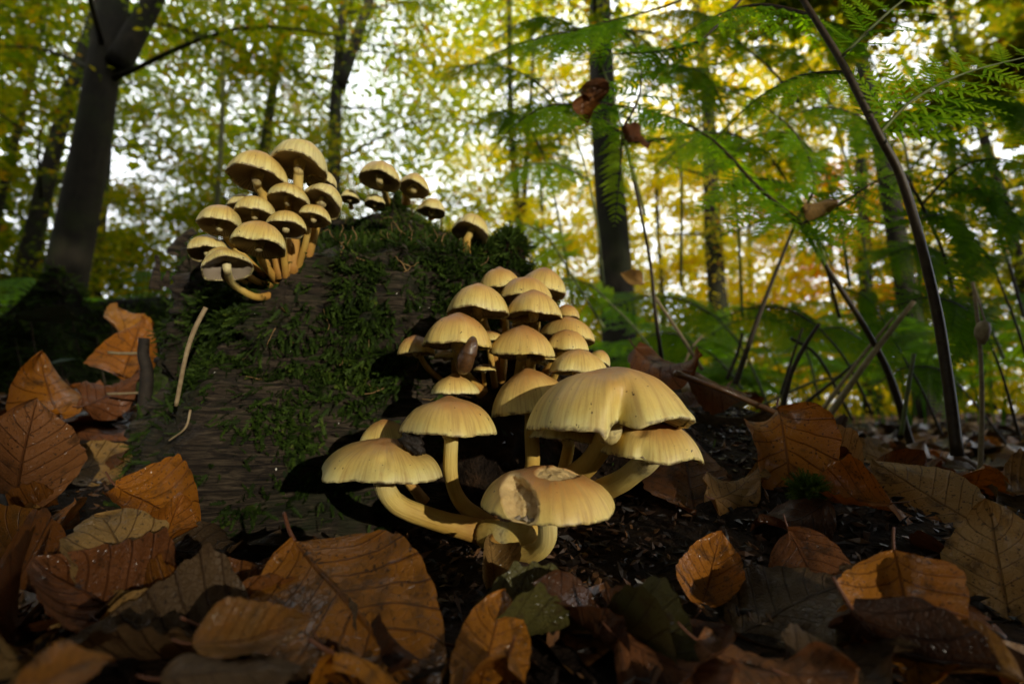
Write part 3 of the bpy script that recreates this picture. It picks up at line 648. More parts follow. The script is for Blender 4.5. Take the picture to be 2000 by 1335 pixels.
# moss and debris on the root flare / soil mound
pr, nr_ = sample_faces(RV, RQ, 30000, rg); pr2, nr2 = sample_faces(RV2, RQ2, 8000, rg); pr = np.vstack([pr, pr2]); nr_ = np.vstack([nr_, nr2])
px2, py2 = to_px(pr); vz = np.sum(nr_*(C0-pr), 1); nr_ = np.where((vz < 0)[:, None], -nr_, nr_)
dd = (np.exp(-((px2-1270)/50)**2-((py2-905)/30)**2)*.9 + np.exp(-((px2-1230)/70)**2-((py2-1090)/40)**2)*.5 + .12)*sm(-.05, .2, fbm(pr*40, 2, 8))
kp = rg.random(len(pr)) < dd*.5
moss_field('moss', pr[kp], nr_[kp], rg.uniform(.003, .007, kp.sum()), rg.uniform(.1, .6, kp.sum()), rg, 'thin green moss on the dark rotten root', .2)
sp = Soup(); ii = rg.choice(len(pr), 2600)
for i in ii:                                            # crumbly wood chips
    a1 = nrm(rg.normal(0, 1, 3)); b1 = nrm(np.cross(a1, rg.normal(0, 1, 3))); c1 = np.cross(a1, b1); r = rg.uniform(.0012, .004); p0 = pr[i]+nr_[i]*.001
    V = np.array([p0+a1*r, p0-a1*r, p0+b1*r*.45, p0-b1*r*.45, p0+c1*r*.35, p0-c1*r*.35])
    sp.add(V, t=[(0, 2, 4), (2, 1, 4), (1, 3, 4), (3, 0, 4), (2, 0, 5), (1, 2, 5), (3, 1, 5), (0, 3, 5)], a=rg.random()**2.2*.8)
for k in range(5200):
    x, y = rg.uniform(-.12, .42), rg.uniform(.2, .62); p0 = np.array([x, y, float(ground_z(x, y))+.001]); a1 = nrm(rg.normal(0, 1, 3)*[1, 1, .5]); b1 = nrm(np.cross(a1, rg.normal(0, 1, 3))); c1 = np.cross(a1, b1); r = rg.uniform(.0012, .0055)
    sp.add(np.array([p0+a1*r, p0-a1*r, p0+b1*r*.45, p0-b1*r*.45, p0+c1*r*.35, p0-c1*r*.35]), t=[(0, 2, 4), (2, 1, 4), (1, 3, 4), (3, 0, 4), (2, 0, 5), (1, 2, 5), (3, 1, 5), (0, 3, 5)], a=rg.random()**2.2*.8)
obj('wood_crumbs', sp.mesh('wood_crumbs', False), mat_tint('crumbs', [(0, (.010, .006, .004)), (.5, (.05, .022, .009)), (1, (.16, .075, .025))], .6, .02, coat=.25), kind='stuff', label='dark crumbs of rotten wood covering the root')

# ------------------------------------------------------------------ fallen leaves
def leaf_mesh(name, seed, L=1., W=.34, bend=.6, cross=.3, twist=.2, ripple=.05, pleat=.02, nu=34, nv=17, fold=0.0, tear=0.0):
    r = np.random.default_rng(seed); u = np.linspace(0, 1, nu); v = np.linspace(-1, 1, nv); U, Vv = np.meshgrid(u, v, indexing='ij')
    wd = W*np.sin(PI*np.clip(u, 0, 1)**.82)**.72*(1-.12*u); wd[0] = .004; wd[-1] = .003
    tooth = 1 + .045*np.abs(np.sin(PI*(u*8+.3)))-.02 + .06*vnoise(np.stack([u*5+seed, 0*u, 0*u], -1), 3)
    asym = 1 + .10*vnoise(np.stack([U*3+seed*1.7, np.sign(Vv)*2.2, 0*U], -1), 4) - tear*sm(.1, .4, vnoise(np.stack([U*6+seed*3.1, np.sign(Vv)*5., 0*U], -1), 8))*.5
    Y = Vv*wd[:, None]*tooth[:, None]*asym; X = U + 0*Vv
    ph = (U*8-np.abs(Vv)*1.9); pl = np.abs(ph-np.floor(ph)-.5)*2
    Z = pleat*(pl-.5)*np.clip(np.abs(Vv)*3, 0, 1)*np.clip(np.sin(PI*U), 0, 1)
    Z = Z + cross*Y**2/W + fold*np.abs(Y) + 1.5*ripple*Vv**2*np.sin(U*8+seed+Vv*1.3) + .07*fbm(np.stack([U*2.2+seed, Vv*1.1, 0*U], -1), 3, 6) + .012*fbm(np.stack([U*9+seed, Vv*5, 0*U], -1), 2, 7)
    tw = twist*(U-.5)*2; Y, Z = Y*np.cos(tw)-Z*np.sin(tw), Y*np.sin(tw)+Z*np.cos(tw)
    if abs(bend) > 1e-3:
        ang = bend*(X-.4); rad = 1/bend; X2 = (rad-Z)*np.sin(ang); Z2 = rad-(rad-Z)*np.cos(ang); X, Z = X2, Z2
    else: X = X-.4
    Vt = np.stack([X, Y, Z], -1).reshape(-1, 3)*L
    me = mesh_np(name, Vt, grid_faces(nu, nv), {'luv': np.stack([U, Vv, 0*U], -1).reshape(-1, 3)})
    base = Vt.reshape(nu, nv, 3)[0, nv//2]; nxt = Vt.reshape(nu, nv, 3)[2, nv//2]
    return me, base, nrm(base-nxt)
LV = [dict(bend=.5, cross=.5, twist=.2, ripple=.03), dict(bend=-.7, cross=.6, twist=-.3, ripple=.05), dict(bend=1.1, cross=-.6, twist=.3, ripple=.06),
      dict(bend=.2, cross=1.1, twist=.1, ripple=.03, pleat=.05), dict(bend=-.3, cross=-.8, twist=-.5, ripple=.06), dict(bend=1.4, cross=.9, twist=.5, ripple=.07),
      dict(bend=-1.2, cross=.3, twist=.15, ripple=.04, tear=.5), dict(bend=.3, cross=.2, twist=.0, ripple=.025, pleat=.02), dict(bend=.7, cross=-.3, twist=-.7, ripple=.08, tear=.6),
      dict(bend=-.5, cross=1.6, twist=.3, ripple=.04), dict(bend=.15, cross=-.25, twist=.1, ripple=.03, W=.38), dict(bend=.9, cross=-1.5, twist=.2, ripple=.05)]
LM = {}
def leaf_variant(i, mat):
    k = (i, mat.name)
    if k not in LM:
        a = LM.get(('raw', i))
        me, b, t = leaf_mesh('blade', 11+i*7, **LV[i])
        me.materials.append(mat)
        c = spline([b, b+t*.07+np.array([0, .01, .01]), b+t*.15+np.array([0, .03, .035])], 8)
        V, q, tt, al = tube_np(c, np.linspace(.010, .0085, 8), 6); st = mesh_np('stalk', V, [q, tt]); st.materials.append(MPETIOLE)
        LM[k] = (me, st)
    return LM[k]
NLEAF = 0
def place_leaf(i, mat, pos, xdir, nrm_, size, label, group=None, name='fallen_leaf', stalk=True, wscale=1.0):
    global NLEAF; NLEAF += 1
    me, st = leaf_variant(i, mat); Z = nrm(nrm_); X = nrm(np.asarray(xdir)-Z*np.dot(xdir, Z)); Y = np.cross(Z, X)
    o = obj(name, None, label=label, cat='leaf', group=group)
    o.matrix_world = Matrix(((X[0]*size, Y[0]*size*wscale, Z[0]*size, pos[0]), (X[1]*size, Y[1]*size*wscale, Z[1]*size, pos[1]), (X[2]*size, Y[2]*size*wscale, Z[2]*size, pos[2]), (0, 0, 0, 1)))
    b = bpy.data.objects.new('blade', me); COL.objects.link(b); b.parent = o
    if stalk: s_ = bpy.data.objects.new('stalk', st); COL.objects.link(s_); s_.parent = o
    return o
def hero(x, y, ln, ang, k, side, i, mat, label, lift=.008, dd=None, wscale=1.0, stalk=True):
    """pixel of the leaf's middle, length in px, direction of the tip in the picture, k: how far it faces the camera"""
    d = dd if dd is not None else hitd(x, y, .5) - lift
    for it in range(30):
        p = P(x, y, d); toc = nrm(C0-p); n_ = nrm((1-k)*np.array([0, 0, 1.]) + k*toc + side*RT)
        a = math.radians(ang); t = math.cos(a)*RT + math.sin(a)*UP
        v = nrm(p-C0); nz = np.dot(n_, v); tt = t - v*(np.dot(t, n_)/(nz if abs(nz) > .18 else .18*np.sign(nz)))   # lies in the leaf plane, projects onto the asked angle
        ss = min(ln*d/F*min(1.9, np.linalg.norm(tt)), .088)
        X = nrm(tt); Y = np.cross(n_, X); q = np.array([p+X*.5*ss, p-X*.38*ss, p+Y*.26*ss, p-Y*.26*ss])
        if dd is not None and dd > .4 or np.min(q[:, 2]-ground_z(q[:, 0], q[:, 1])) > -.002: break
        d -= .004
    return place_leaf(i, mat, p, tt, n_, ss, label, None, stalk=stalk, wscale=wscale)
HL = [
 # foreground, bottom
 (665, 1165, 400, -50, .62, -.15, 7, MLEAF, 'long dark brown leaf with straight veins at the foot of the stump', .02, .205),
 (955, 1275, 230, 75, .70, .0, 10, MLEAF_OR, 'short orange brown leaf with a forked vein at the front', .012, .19),
 (1025, 1245, 320, 8, .25, .1, 3, MLEAF_GN, 'pleated olive green leaf lying below the low cap', .004, .235, .55),
 (1255, 1245, 240, -38, .3, .2, 9, MLEAF_GN, 'rolled grey green leaf beside the pleated olive one', .01, None, .55),
 (1385, 1130, 155, 75, .70, .1, 0, MLEAF_OR, 'small speckled orange leaf standing on the dark soil', .015, None),
 (1578, 1105, 215, -62, .72, -.25, 10, MLEAF_RD, 'glossy russet leaf with its tip pointing up', .02, None),
 (1770, 1185, 290, -78, .62, -.1, 0, MLEAF_OR, 'wet shiny orange leaf with its stalk sticking up', .02, None),
 (1905, 1235, 170, -60, .35, .3, 4, MLEAF_RD, 'dark russet leaf beside the shiny orange one', .004, None),
 (1955, 1120, 260, 100, .62, -.2, 7, MLEAF_YE, 'broad dull yellow leaf at the right of the shiny orange one', .02, None),
 (1545, 1190, 300, 25, .38, .0, 7, MLEAF_GY, 'grey brown leaf lying flat with raised ribs', .006, None),
 (1480, 1300, 330, -15, .45, .1, 2, MLEAF_RD, 'curled reddish leaf arching at the very front', .01, None),
 (1300, 1290, 260, -20, .5, -.1, 11, MLEAF_RD, 'folded wet reddish leaf at the front edge of the litter', .01, None),
 (1640, 1300, 260, 20, .4, .1, 8, MLEAF_GY, 'torn dull leaf below the glossy russet one', .005, None),
 (1900, 1290, 260, 160, .4, -.2, 1, MLEAF, 'dark brown leaf in the deep shade beyond the shiny orange one', .01, None),
 (1820, 970, 250, 150, .65, -.1, 10, MLEAF_YE, 'large olive tan leaf propped against the fern stems', .02, None),
 (1660, 975, 200, 175, .55, .0, 3, MLEAF_OR, 'ribbed wet brown leaf with bright glints', .015, None),
 (1535, 870, 200, -80, .75, .2, 1, MLEAF_OR, 'upright orange leaf standing behind the low caps', .01, None),
 (1620, 900, 170, 130, .6, -.2, 0, MLEAF_YE, 'tan leaf leaning among the far litter', .01, None),
 (1700, 890, 150, 160, .6, .2, 7, MLEAF_YE, 'pale tan leaf beneath the long brown stalk', .01, None),
 (1560, 1010, 150, 200, .5, .1, 2, MLEAF, 'curled brown leaf beside the little moss tuft', .01, None),
 (1345, 930, 180, 100, .6, .2, 10, MLEAF_RD, 'dark red leaf standing right behind the dented cap', .005, None),
 (1430, 960, 120, 30, .5, .2, 8, MLEAF_YE, 'crumpled tan leaf scrap on the root', .006, None),
 (1290, 705, 230, -14, .35, .0, 2, MLEAF_RD, 'wavy russet leaf on top of the mound behind the mushrooms', .01, None),
 (1400, 750, 150, -20, .5, .2, 4, MLEAF_RD, 'dark leaf hanging from the mound behind the largest cap', .01, None),
 (1430, 815, 170, 0, .5, .0, 11, MLEAF_GY, 'rolled brown leaf pointing away from the largest cap', .01, None),
 (965, 1110, 120, 95, .8, .3, 9, MLEAF_YE, 'crumpled pale leaf scrap below the joined stem bases', .004, None),
 # left
 (290, 985, 190, -30, .68, -.1, 3, MLEAF_OR, 'ribbed orange brown leaf leaning on the stump\'s foot', .03, None),
 (325, 1040, 120, 70, .6, .3, 5, MLEAF_OR, 'small curled leaf like a scoop beside the stump', .03, None),
 (410, 1075, 250, 5, .42, -.1, 8, MLEAF_GY, 'flat grey brown leaf with a pale torn edge', .016, None),
 (255, 1110, 300, 110, .62, .25, 6, MLEAF_YE, 'tall folded tan leaf with its point upward', .03, None),
 (215, 1190, 300, 150, .60, .0, 3, MLEAF_RD, 'dark russet leaf with ribs curving like a shell', .03, .215),
 (270, 1235, 190, -20, .62, .0, 1, MLEAF_YE, 'crumpled golden leaf inside the shell-like one', .04, .195),
 (470, 1245, 240, 10, .55, .1, 0, MLEAF, 'brown leaf curving up at the front left', .03, None),
 (440, 1310, 300, 5, .45, .1, 4, MLEAF_GY, 'dull leaf lying along the front edge left of centre', .02, None),
 (700, 1300, 200, -15, .45, .0, 5, MLEAF, 'golden brown curled leaf under the long dark one', .01, .18),
 (200, 910, 260, 8, .5, .1, 7, MLEAF_YE, 'pale tan leaf lying flat against the stump', .03, None),
 (150, 840, 240, -10, .55, .0, 10, MLEAF_RD, 'broad brown leaf on the bank beside the stump', .03, None),
 (40, 920, 240, 80, .72, .2, 0, MLEAF_RD, 'large brown leaf standing on edge at the far left', .02, None),
 (40, 1090, 200, 60, .5, .0, 9, MLEAF, 'shaded dark leaf at the left corner', .02, None),
 (110, 1320, 260, 30, .5, .0, 6, MLEAF, 'nearly black leaf in the front left corner', .03, None),
 (255, 690, 130, 70, .7, .2, 4, MLEAF_OR, 'orange leaf caught upright by the black stake', .02, .55),
 (215, 770, 150, 30, .6, .0, 8, MLEAF_RD, 'jagged leaf on the crest of the left bank', .02, None),
 (100, 775, 130, 110, .6, .0, 2, MLEAF_OR, 'upright leaf tip on the crest of the left bank', .02, None),
 (245, 640, 90, 100, .6, .3, 1, MLEAF_OR, 'orange leaf behind the black stake', .02, .60),
 (60, 835, 150, 170, .55, .2, 11, MLEAF_YE, 'curled tan leaf at the far left of the bank', .02, None),
]
for h in HL:
    x, y, ln, ang, k, side, i, mat, lab = h[:9]; lift = h[9]; dd = h[10]; ws = h[11] if len(h) > 11 else 1.0
    hero(x, y, ln, ang, k*.78, side, i, mat, lab, lift+.004, dd, wscale=ws)
# the rest of the near litter, one leaf at a time
rg = np.random.default_rng(21); mats = [MLEAF]*9 + [MLEAF_RD]*4 + [MLEAF_OR]*2 + [MLEAF_GY]*4 + [MLEAF_YE]
def stump_clear(x, y): return math.hypot(x-SC[0], y-SC[1]) > .21 and not (-.08 < x < .17 and .20 < y < .50 and x > -.08)
cnt = 0; cnt_near = 0
while cnt < 225:
    y = .165 + rg.random()**1.4*1.15; x = rg.uniform(-1, 1)*(.10+1.08*y)
    if not stump_clear(x, y): continue
    near = y < .37
    if near and cnt_near > 48: continue
    cnt_near += near
    z = float(ground_z(x, y)) + (rg.uniform(-.001, .003) if near else rg.uniform(.002, .014) + (.012 if x < -.1 and y < .7 else 0))
    n_ = nrm([rg.normal(0, .32), rg.normal(-.10, .34), 1.0]); a = rg.uniform(0, 2*PI)
    m = mats[rg.integers(len(mats))]; far = y > .62
    lab = {'fallen_leaf_brown': 'small plain brown beech leaf', 'fallen_leaf_russet': 'small plain russet beech leaf', 'fallen_leaf_orange': 'small plain orange beech leaf', 'fallen_leaf_grey_brown': 'small plain grey brown beech leaf', 'fallen_leaf_tan': 'small plain tan beech leaf'}[m.name] + (' in the litter behind the mushrooms and stump' if far else ' in the loose litter around the stump')
    place_leaf(int(rg.integers(12)), m, (x, y, z), (math.cos(a), math.sin(a), 0), n_, rg.uniform(.040, .066), lab, 'fallen beech leaves on the forest floor', stalk=bool(rg.random() < .6))
    cnt += 1
# litter too far or too buried to pick apart
LOWV = []
for i in range(6):
    r = np.random.default_rng(i); u = np.linspace(0, 1, 7); wd = np.array([.02, .19, .29, .32, .26, .15, .01]); V = []; k1, k2, k3 = r.uniform(-2, 2, 3)
    for k in range(7):
        for v in (-1, -.55, 0, .55, 1): V.append((u[k]-.5, v*wd[k]*r.uniform(.92, 1.06), .35*k1*v*v*wd[k]+.25*(u[k]-.5)**2*k2 + .05*math.sin(u[k]*9+v*2+k3*3)*abs(v)))
    LOWV.append(np.array(V))
LF = grid_faces(7, 5)
def low_leaves(sp, pos, size, ndir, tint, rg):
    m = len(pos); n_ = ndir/np.linalg.norm(ndir, axis=1)[:, None]; t = rg.normal(0, 1, (m, 3)); t -= n_*np.sum(t*n_, 1)[:, None]; t /= np.linalg.norm(t, axis=1)[:, None]; b = np.cross(n_, t)
    for k in range(6):
        s_ = np.arange(m) % 6 == k
        if not s_.any(): continue
        V0 = LOWV[k]; V = pos[s_][:, None, :] + size[s_][:, None, None]*(V0[None, :, 0:1]*t[s_][:, None]+V0[None, :, 1:2]*b[s_][:, None]+V0[None, :, 2:3]*n_[s_][:, None])
        q = (LF[None]+np.arange(s_.sum())[:, None, None]*35).reshape(-1, 4)
        sp.add(V.reshape(-1, 3), q, a=np.repeat(tint[s_], 35))
sp = Soup()
def litter(n, y0, y1, pw, zoff, sz):
    y = y0 + rg.random(n)**pw*(y1-y0); x = rg.uniform(-1, 1, n)*(.12+1.15*y)
    ok = (np.hypot(x-SC[0], y-SC[1]) > .17) & ~((x > -.10) & (x < .20) & (y > .24) & (y < .47)); x, y = x[ok], y[ok]; n = len(x)
    pos = np.stack([x, y, ground_z(x, y)+rg.uniform(*zoff, n)], -1); nd = np.stack([rg.normal(0, .45, n), rg.normal(-.15, .45, n), np.ones(n)], -1)
    low_leaves(sp, pos, rg.uniform(*sz, n), nd, rg.random(n)**1.3, rg)
litter(700, .1, .8, 1, (-.016, -.007), (.04, .06)); litter(1600, .55, 1.8, 1.1, (-.002, .015), (.045, .075)); litter(7000, 1.5, 12, 1.6, (0, .03), (.05, .085))
obj('leaf_litter', sp.mesh('leaf_litter'), MLIT, kind='stuff', label='carpet of brown fallen leaves over the forest floor')

# crumbs and beech husks between the front leaves
sp = Soup(); n = 2600; yy = .12+rg.random(n)*.35; xx = rg.uniform(-1, 1, n)*(.1+1.05*yy); zz = ground_z(xx, yy)+.003
for x, y, z in zip(xx, yy, zz):
    if math.hypot(x-SC[0], y-SC[1]) < .17: continue
    a1 = nrm(rg.normal(0, 1, 3)*[1, 1, .4]); b1 = nrm(np.cross(a1, rg.normal(0, 1, 3))); c1 = np.cross(a1, b1); r = rg.uniform(.001, .005); p0 = np.array([x, y, z])
    V = np.array([p0+a1*r, p0-a1*r, p0+b1*r*.3, p0-b1*r*.3, p0+c1*r*.2, p0-c1*r*.2])
    sp.add(V, t=[(0, 2, 4), (2, 1, 4), (1, 3, 4), (3, 0, 4), (2, 0, 5), (1, 2, 5), (3, 1, 5), (0, 3, 5)], a=rg.random()**2)
obj('soil_crumbs', sp.mesh('soil_crumbs', False), mat_tint('crumbs_soil', [(0, (.010, .006, .004)), (.5, (.05, .022, .009)), (1, (.18, .085, .03))], .6, .02, coat=.2), kind='stuff', label='crumbs of bark and husk on the soil between leaves')

# ------------------------------------------------------------------ stalks, twigs, straws
def stalk(name, pts, wpx, mat, label, cat='stalk', taper=.7, seg=8, group=None):
    c = spline([P(*p) for p in pts], 28); d = pts[0][2]; r = wpx/2*d/F
    bp = 1+.14*fbm(np.stack([np.repeat(np.linspace(0, 9, 28)[:, None], seg, 1), np.tile(np.arange(seg)*.8, (28, 1)), np.full((28, seg), pts[0][0]*.1)], -1), 3, 5)
    V, q, t, al = tube_np(c, np.linspace(r, r*taper, 28), seg, bp); o = c[0]
    ob = obj(name, mesh_np(name, V-o, [q, t], {'along': al}), mat, label=label, cat=cat, group=group); ob.location = o; return ob
stalk('dry_straw', [(402, 600, .325), (378, 648, .322), (362, 700, .322), (344, 792, .326)], 9, MSTRAW, 'pale split straw hanging down the stump\'s left side', 'straw', .9)
stalk('dry_straw', [(372, 800, .33), (362, 835, .326), (330, 860, .33)], 5, MSTRAW, 'short thin straw under the split one', 'straw')
stalk('dead_stalk', [(1318, 728, .36), (1420, 765, .37), (1560, 830, .36), (1730, 945, .33)], 13, MBRST, 'long shiny brown stalk lying slantwise over the litter', 'stalk', .9)
stalk('dry_straw', [(1612, 822, .62), (1690, 710, .62), (1785, 588, .60)], 14, MSTRAW, 'grey dry straw crossing the brown fern stems', 'straw', .6)
stalk('dry_straw', [(1606, 800, .64), (1680, 700, .64), (1745, 620, .62)], 9, MSTRAW, 'second thinner straw beside the crossing one', 'straw', .5)
stalk('dry_straw', [(1914, 935, .50), (1918, 780, .50), (1912, 650, .50), (1900, 550, .50)], 9, MSTRAW, 'upright bleached stalk with a dangling pod', 'straw', .6)
stalk('dry_straw', [(1900, 552, .50), (1912, 590, .495), (1925, 630, .49)], 4, MSTRAW, 'thin drooping tip of the bleached stalk', 'straw', .8)
stalk('dry_straw', [(1372, 722, .66), (1320, 640, .68), (1272, 570, .70)], 8, MSTRAW, 'pale straw leaning before the beech trunk', 'straw', .7)
stalk('dry_straw', [(1335, 715, .80), (1350, 680, .80), (1372, 655, .80)], 5, MSTRAW, 'short straw crossing the leaning pale one', 'straw', .7)
stalk('dead_stalk', [(1528, 800, .60), (1545, 730, .60), (1575, 670, .60), (1600, 632, .60)], 11, MSTIPED, 'broken brown stalk rising behind the brown leaf', 'stalk', .6)
stalk('dead_stalk', [(1525, 770, .70), (1550, 690, .70), (1568, 640, .70)], 6, MSTIPED, 'thin dark stalk parallel to the broken one', 'stalk', .6)
stalk('dead_stalk', [(1535, 815, .75), (1620, 750, .75), (1680, 700, .75)], 8, MSTIPED, 'dark stalk leaning low under the ferns', 'stalk', .6)
stalk('dead_stalk', [(1490, 790, .8), (1590, 745, .8), (1660, 735, .8)], 6, MSTIPEG, 'green brown stalk lying low under the ferns', 'stalk', .6)
stalk('dead_stalk', [(1545, 660, .9), (1600, 700, .9), (1665, 820, .9)], 7, MSTIPED, 'bent stalk arching down behind the grey straw', 'stalk', .7)
stalk('dead_stalk', [(1760, 850, .55), (1775, 750, .55), (1785, 690, .55)], 8, MSTIPEG, 'short green stalk between two brown fern stems', 'stalk', .8)
stalk('dead_stalk', [(1420, 740, .9), (1440, 690, .9), (1450, 650, .9)], 8, MSTIPED, 'dark stub behind the mound', 'stalk', .7)
stalk('black_stake', [(283, 880, .44), (282, 800, .44), (287, 730, .44), (280, 690, .44), (282, 660, .44)], 26, MTWIG, 'black rotten stake standing beside the stump', 'stake', .7, 12)
stalk('twig', [(212, 688, .46), (240, 690, .455), (285, 689, .45)], 6, MSTRAW, 'pale twig stuck level against the black stake', 'twig', .9)
stalk('twig', [(210, 769, .46), (245, 768, .455), (285, 766, .45)], 5, MSTRAW, 'lower pale twig stuck level against the black stake', 'twig', .9)
stalk('twig', [(0, 970, .28), (30, 1060, .26), (75, 1150, .235), (150, 1330, .20)], 16, MTWIG, 'dark twig slanting down through the left litter', 'twig', .7)
stalk('twig', [(655, 1045, .30), (700, 1075, .285), (780, 1115, .27)], 9, mat_plain('mossy_twig', (.05, .06, .02), (.12, .09, .05), 200, .7, .0006), 'mossy twig lying below the broad cap', 'twig', .6)
stalk('twig', [(770, 1185, .235), (810, 1190, .232), (845, 1190, .23)], 12, MBRST, 'short reddish stick beside the long dark leaf', 'twig', .8)
stalk('twig', [(1090, 1290, .2), (1150, 1250, .205), (1220, 1245, .21)], 5, MBRST, 'thin curved stalk in front of the olive leaf', 'twig', .8)
# dangling pod on the bleached stalk
pc = P(1922, 650, .49); cc = spline([P(1925, 628, .49), P(1920, 640, .488), P(1918, 658, .488), P(1922, 672, .49)], 16)
o = tube('seed_pod', cc, np.array([.0012, .003, .0045, .005, .0055, .0058, .006, .006, .0058, .0056, .005, .0046, .004, .003, .002, .001]), MSTRAW, None, 10, None, None, label='dry papery pod dangling from the bleached stalk', cat='pod')
# little moss tuft on a twig in the right litter
e = empty('moss_tuft', tuple(P(1578, 965, hitd(1578, 985, .4)-.01)), 'small bright moss tuft standing in the right litter', 'moss')
m = 500; dirs = rg.normal(0, 1, (m, 3)); dirs[:, 2] = np.abs(dirs[:, 2])*.8; dirs /= np.linalg.norm(dirs, axis=1)[:, None]
moss_field('sprigs', dirs*np.array([.006, .005, .008])*rg.random((m, 1)) , dirs, rg.uniform(.004, .009, m), rg.uniform(.4, .9, m), rg, None, .1, e)
obj('stick', mesh_np('stick', *(lambda t_: (t_[0], [t_[1], t_[2]]))(tube_np(spline([(.002, 0, -.03), (0, 0, -.01), (-.001, 0, .002)], 10), .0035, 8))), MWOOD, e)

# ------------------------------------------------------------------ ferns
def pinna_mesh(name, seed, n=17, tint=.5):
    """one side-leaflet of a bracken frond, unit length along +X, cut into toothed pinnules"""
    r = np.random.default_rng(seed); sp = Soup()
    for i in range(n):
        s_ = (i+.6)/n; l = .25*(1-s_)**.75*(1-.25*math.exp(-s_*14))+.012
        for sd_ in (-1, 1):
            a = math.radians(64 + r.normal(0, 5) - 18*s_); ca, sa = math.cos(a), math.sin(a)*sd_
            K = 7 if l > .08 else 5; w0 = min(.46/n, .32*l); V = []; zc = r.uniform(-.25, .1)
            for k in range(K):
                q = k/(K-1); wv = w0*(1-q)**.55*(1.0 if k % 2 == 0 else .62)
                if k == K-1: wv = .0008
                for e_ in (-1, 1):
                    x = s_ + ca*q*l - sa*sd_*e_*wv*.9*sd_; y = sa*q*l + ca*e_*wv
                    V.append((x, y, zc*(q*l)**2*6 + .10*s_*s_*-1 + abs(e_)*.0))
            qf = [(2*k, 2*k+1, 2*k+3, 2*k+2) for k in range(K-1)]
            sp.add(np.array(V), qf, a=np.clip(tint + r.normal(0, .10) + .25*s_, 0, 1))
    c = np.stack([np.linspace(0, 1, 8), 0*np.linspace(0, 1, 8), -.10*np.linspace(0, 1, 8)**2+.002], -1)
    V, q, t, al = tube_np(c, np.linspace(.008, .002, 8), 4); sp.add(V, q, t, a=tint*.7)
    return sp.mesh(name, False)
PN = {}
def pinna_variant(k, tint):
    if (k, tint) not in PN:
        me = pinna_mesh('pinna', 5+k, 11+(k % 3), tint); me.materials.append(MFERN); PN[(k, tint)] = me
    return PN[(k, tint)]
def frond(label, stem, wpx, mat, blades, group='bracken fronds around the stump', tint=.45):
    """stem: [(px, py, depth)...]; blades: list of dict(path, n, ln (px), N normal, start, droop)"""
    sp3 = [P(*p) for p in stem]; o = sp3[0]; root = empty('fern_frond', tuple(o), label, 'fern', group)
    c = spline(sp3, 44); d = stem[0][2]; rr = wpx/2*d/F
    bp = 1+.10*fbm(np.stack([np.repeat(np.linspace(0, 14, 44)[:, None], 8, 1), np.tile(np.arange(8)*.8, (44, 1)), np.full((44, 8), d*9)], -1), 2, 5)
    tube('stem', c, np.linspace(rr, rr*.5, 44)*.85, mat, root, 8, o, bp)
    for b in blades:
        path = np.array([P(*p) for p in b['path']]); c = spline(path, 60); dm = b['path'][0][2]
        if b.get('axis', True): tube('rachis', c, np.linspace(b.get('w', wpx*.55), 1.5, 60)/2*dm/F, b.get('mat', mat), root, 6, o)
        T = np.gradient(c, axis=0); T /= np.linalg.norm(T, axis=1)[:, None]; n = int(b['n']*1.6); N0 = nrm(b.get('N', (0, -.55, .83))); st = b.get('start', .0)
        for i in range(n):
            s_ = st + (1-st)*(i+.5)/n; j = min(59, int(s_*59)); t = T[j]; side = nrm(np.cross(N0, t))
            q = (i+.5)/n; prof = (1-q)**.7*min(1., .55+q*3) if not b.get('flat') else (1-.5*q)
            for sd_ in (-1, 1):
                if b.get('only') and b['only'] != sd_: continue
                dr = nrm(side*sd_*.92 + t*b.get('fwd', .35) + np.array([0, 0, -1])*b.get('droop', .25)*random.uniform(.6, 1.4) + rng.normal(0, .07, 3))
                ln = b['ln']*dm/F*prof*random.uniform(.88, 1.1)
                Zv = nrm(N0 + rng.normal(0, .18, 3)); Zv = nrm(Zv - dr*np.dot(Zv, dr)); Yv = np.cross(Zv, dr)
                ob = bpy.data.objects.new('pinna', pinna_variant(random.randrange(5), round(min(1, b.get('tint', tint)*1.05+.10), 2))); COL.objects.link(ob); ob.parent = root
                p = c[j] - o
                ob.matrix_local = Matrix(((dr[0]*ln, Yv[0]*ln, Zv[0]*ln, p[0]), (dr[1]*ln, Yv[1]*ln, Zv[1]*ln, p[1]), (dr[2]*ln, Yv[2]*ln, Zv[2]*ln, p[2]), (0, 0, 0, 1)))
    return root
FACE = (0, -.75, .66); FLAT = (0, -.25, .97)
frond('tall bracken frond with a thick scaly brown stem nearest the glossy leaves', [(1870, 890, .36), (1848, 720, .37), (1822, 570, .375), (1765, 360, .38), (1715, 260, .38), (1640, 115, .39), (1568, 0, .40), (1500, -110, .42)], 25, MSTIPE, [
    dict(path=[(1716, 262, .38), (1780, 198, .375), (1880, 145, .37), (2030, 105, .37)], n=7, ln=175, N=(.1, -.85, .5), mat=MSTIPEG, w=9, fwd=.55, droop=.0, flat=True, tint=.62),
    dict(path=[(1640, 115, .39), (1740, 20, .38), (1850, -60, .38)], n=6, ln=150, N=(.1, -.8, .6), mat=MSTIPEG, w=8, tint=.5, droop=.1),
    dict(path=[(1655, 140, .39), (1560, 150, .42), (1470, 200, .45), (1380, 290, .48)], n=8, ln=150, N=FACE, w=8, droop=.4, tint=.5),
    dict(path=[(1590, 30, .40), (1480, 10, .44), (1380, 40, .48), (1290, 100, .52)], n=9, ln=160, N=FACE, w=8, droop=.5, tint=.42)])
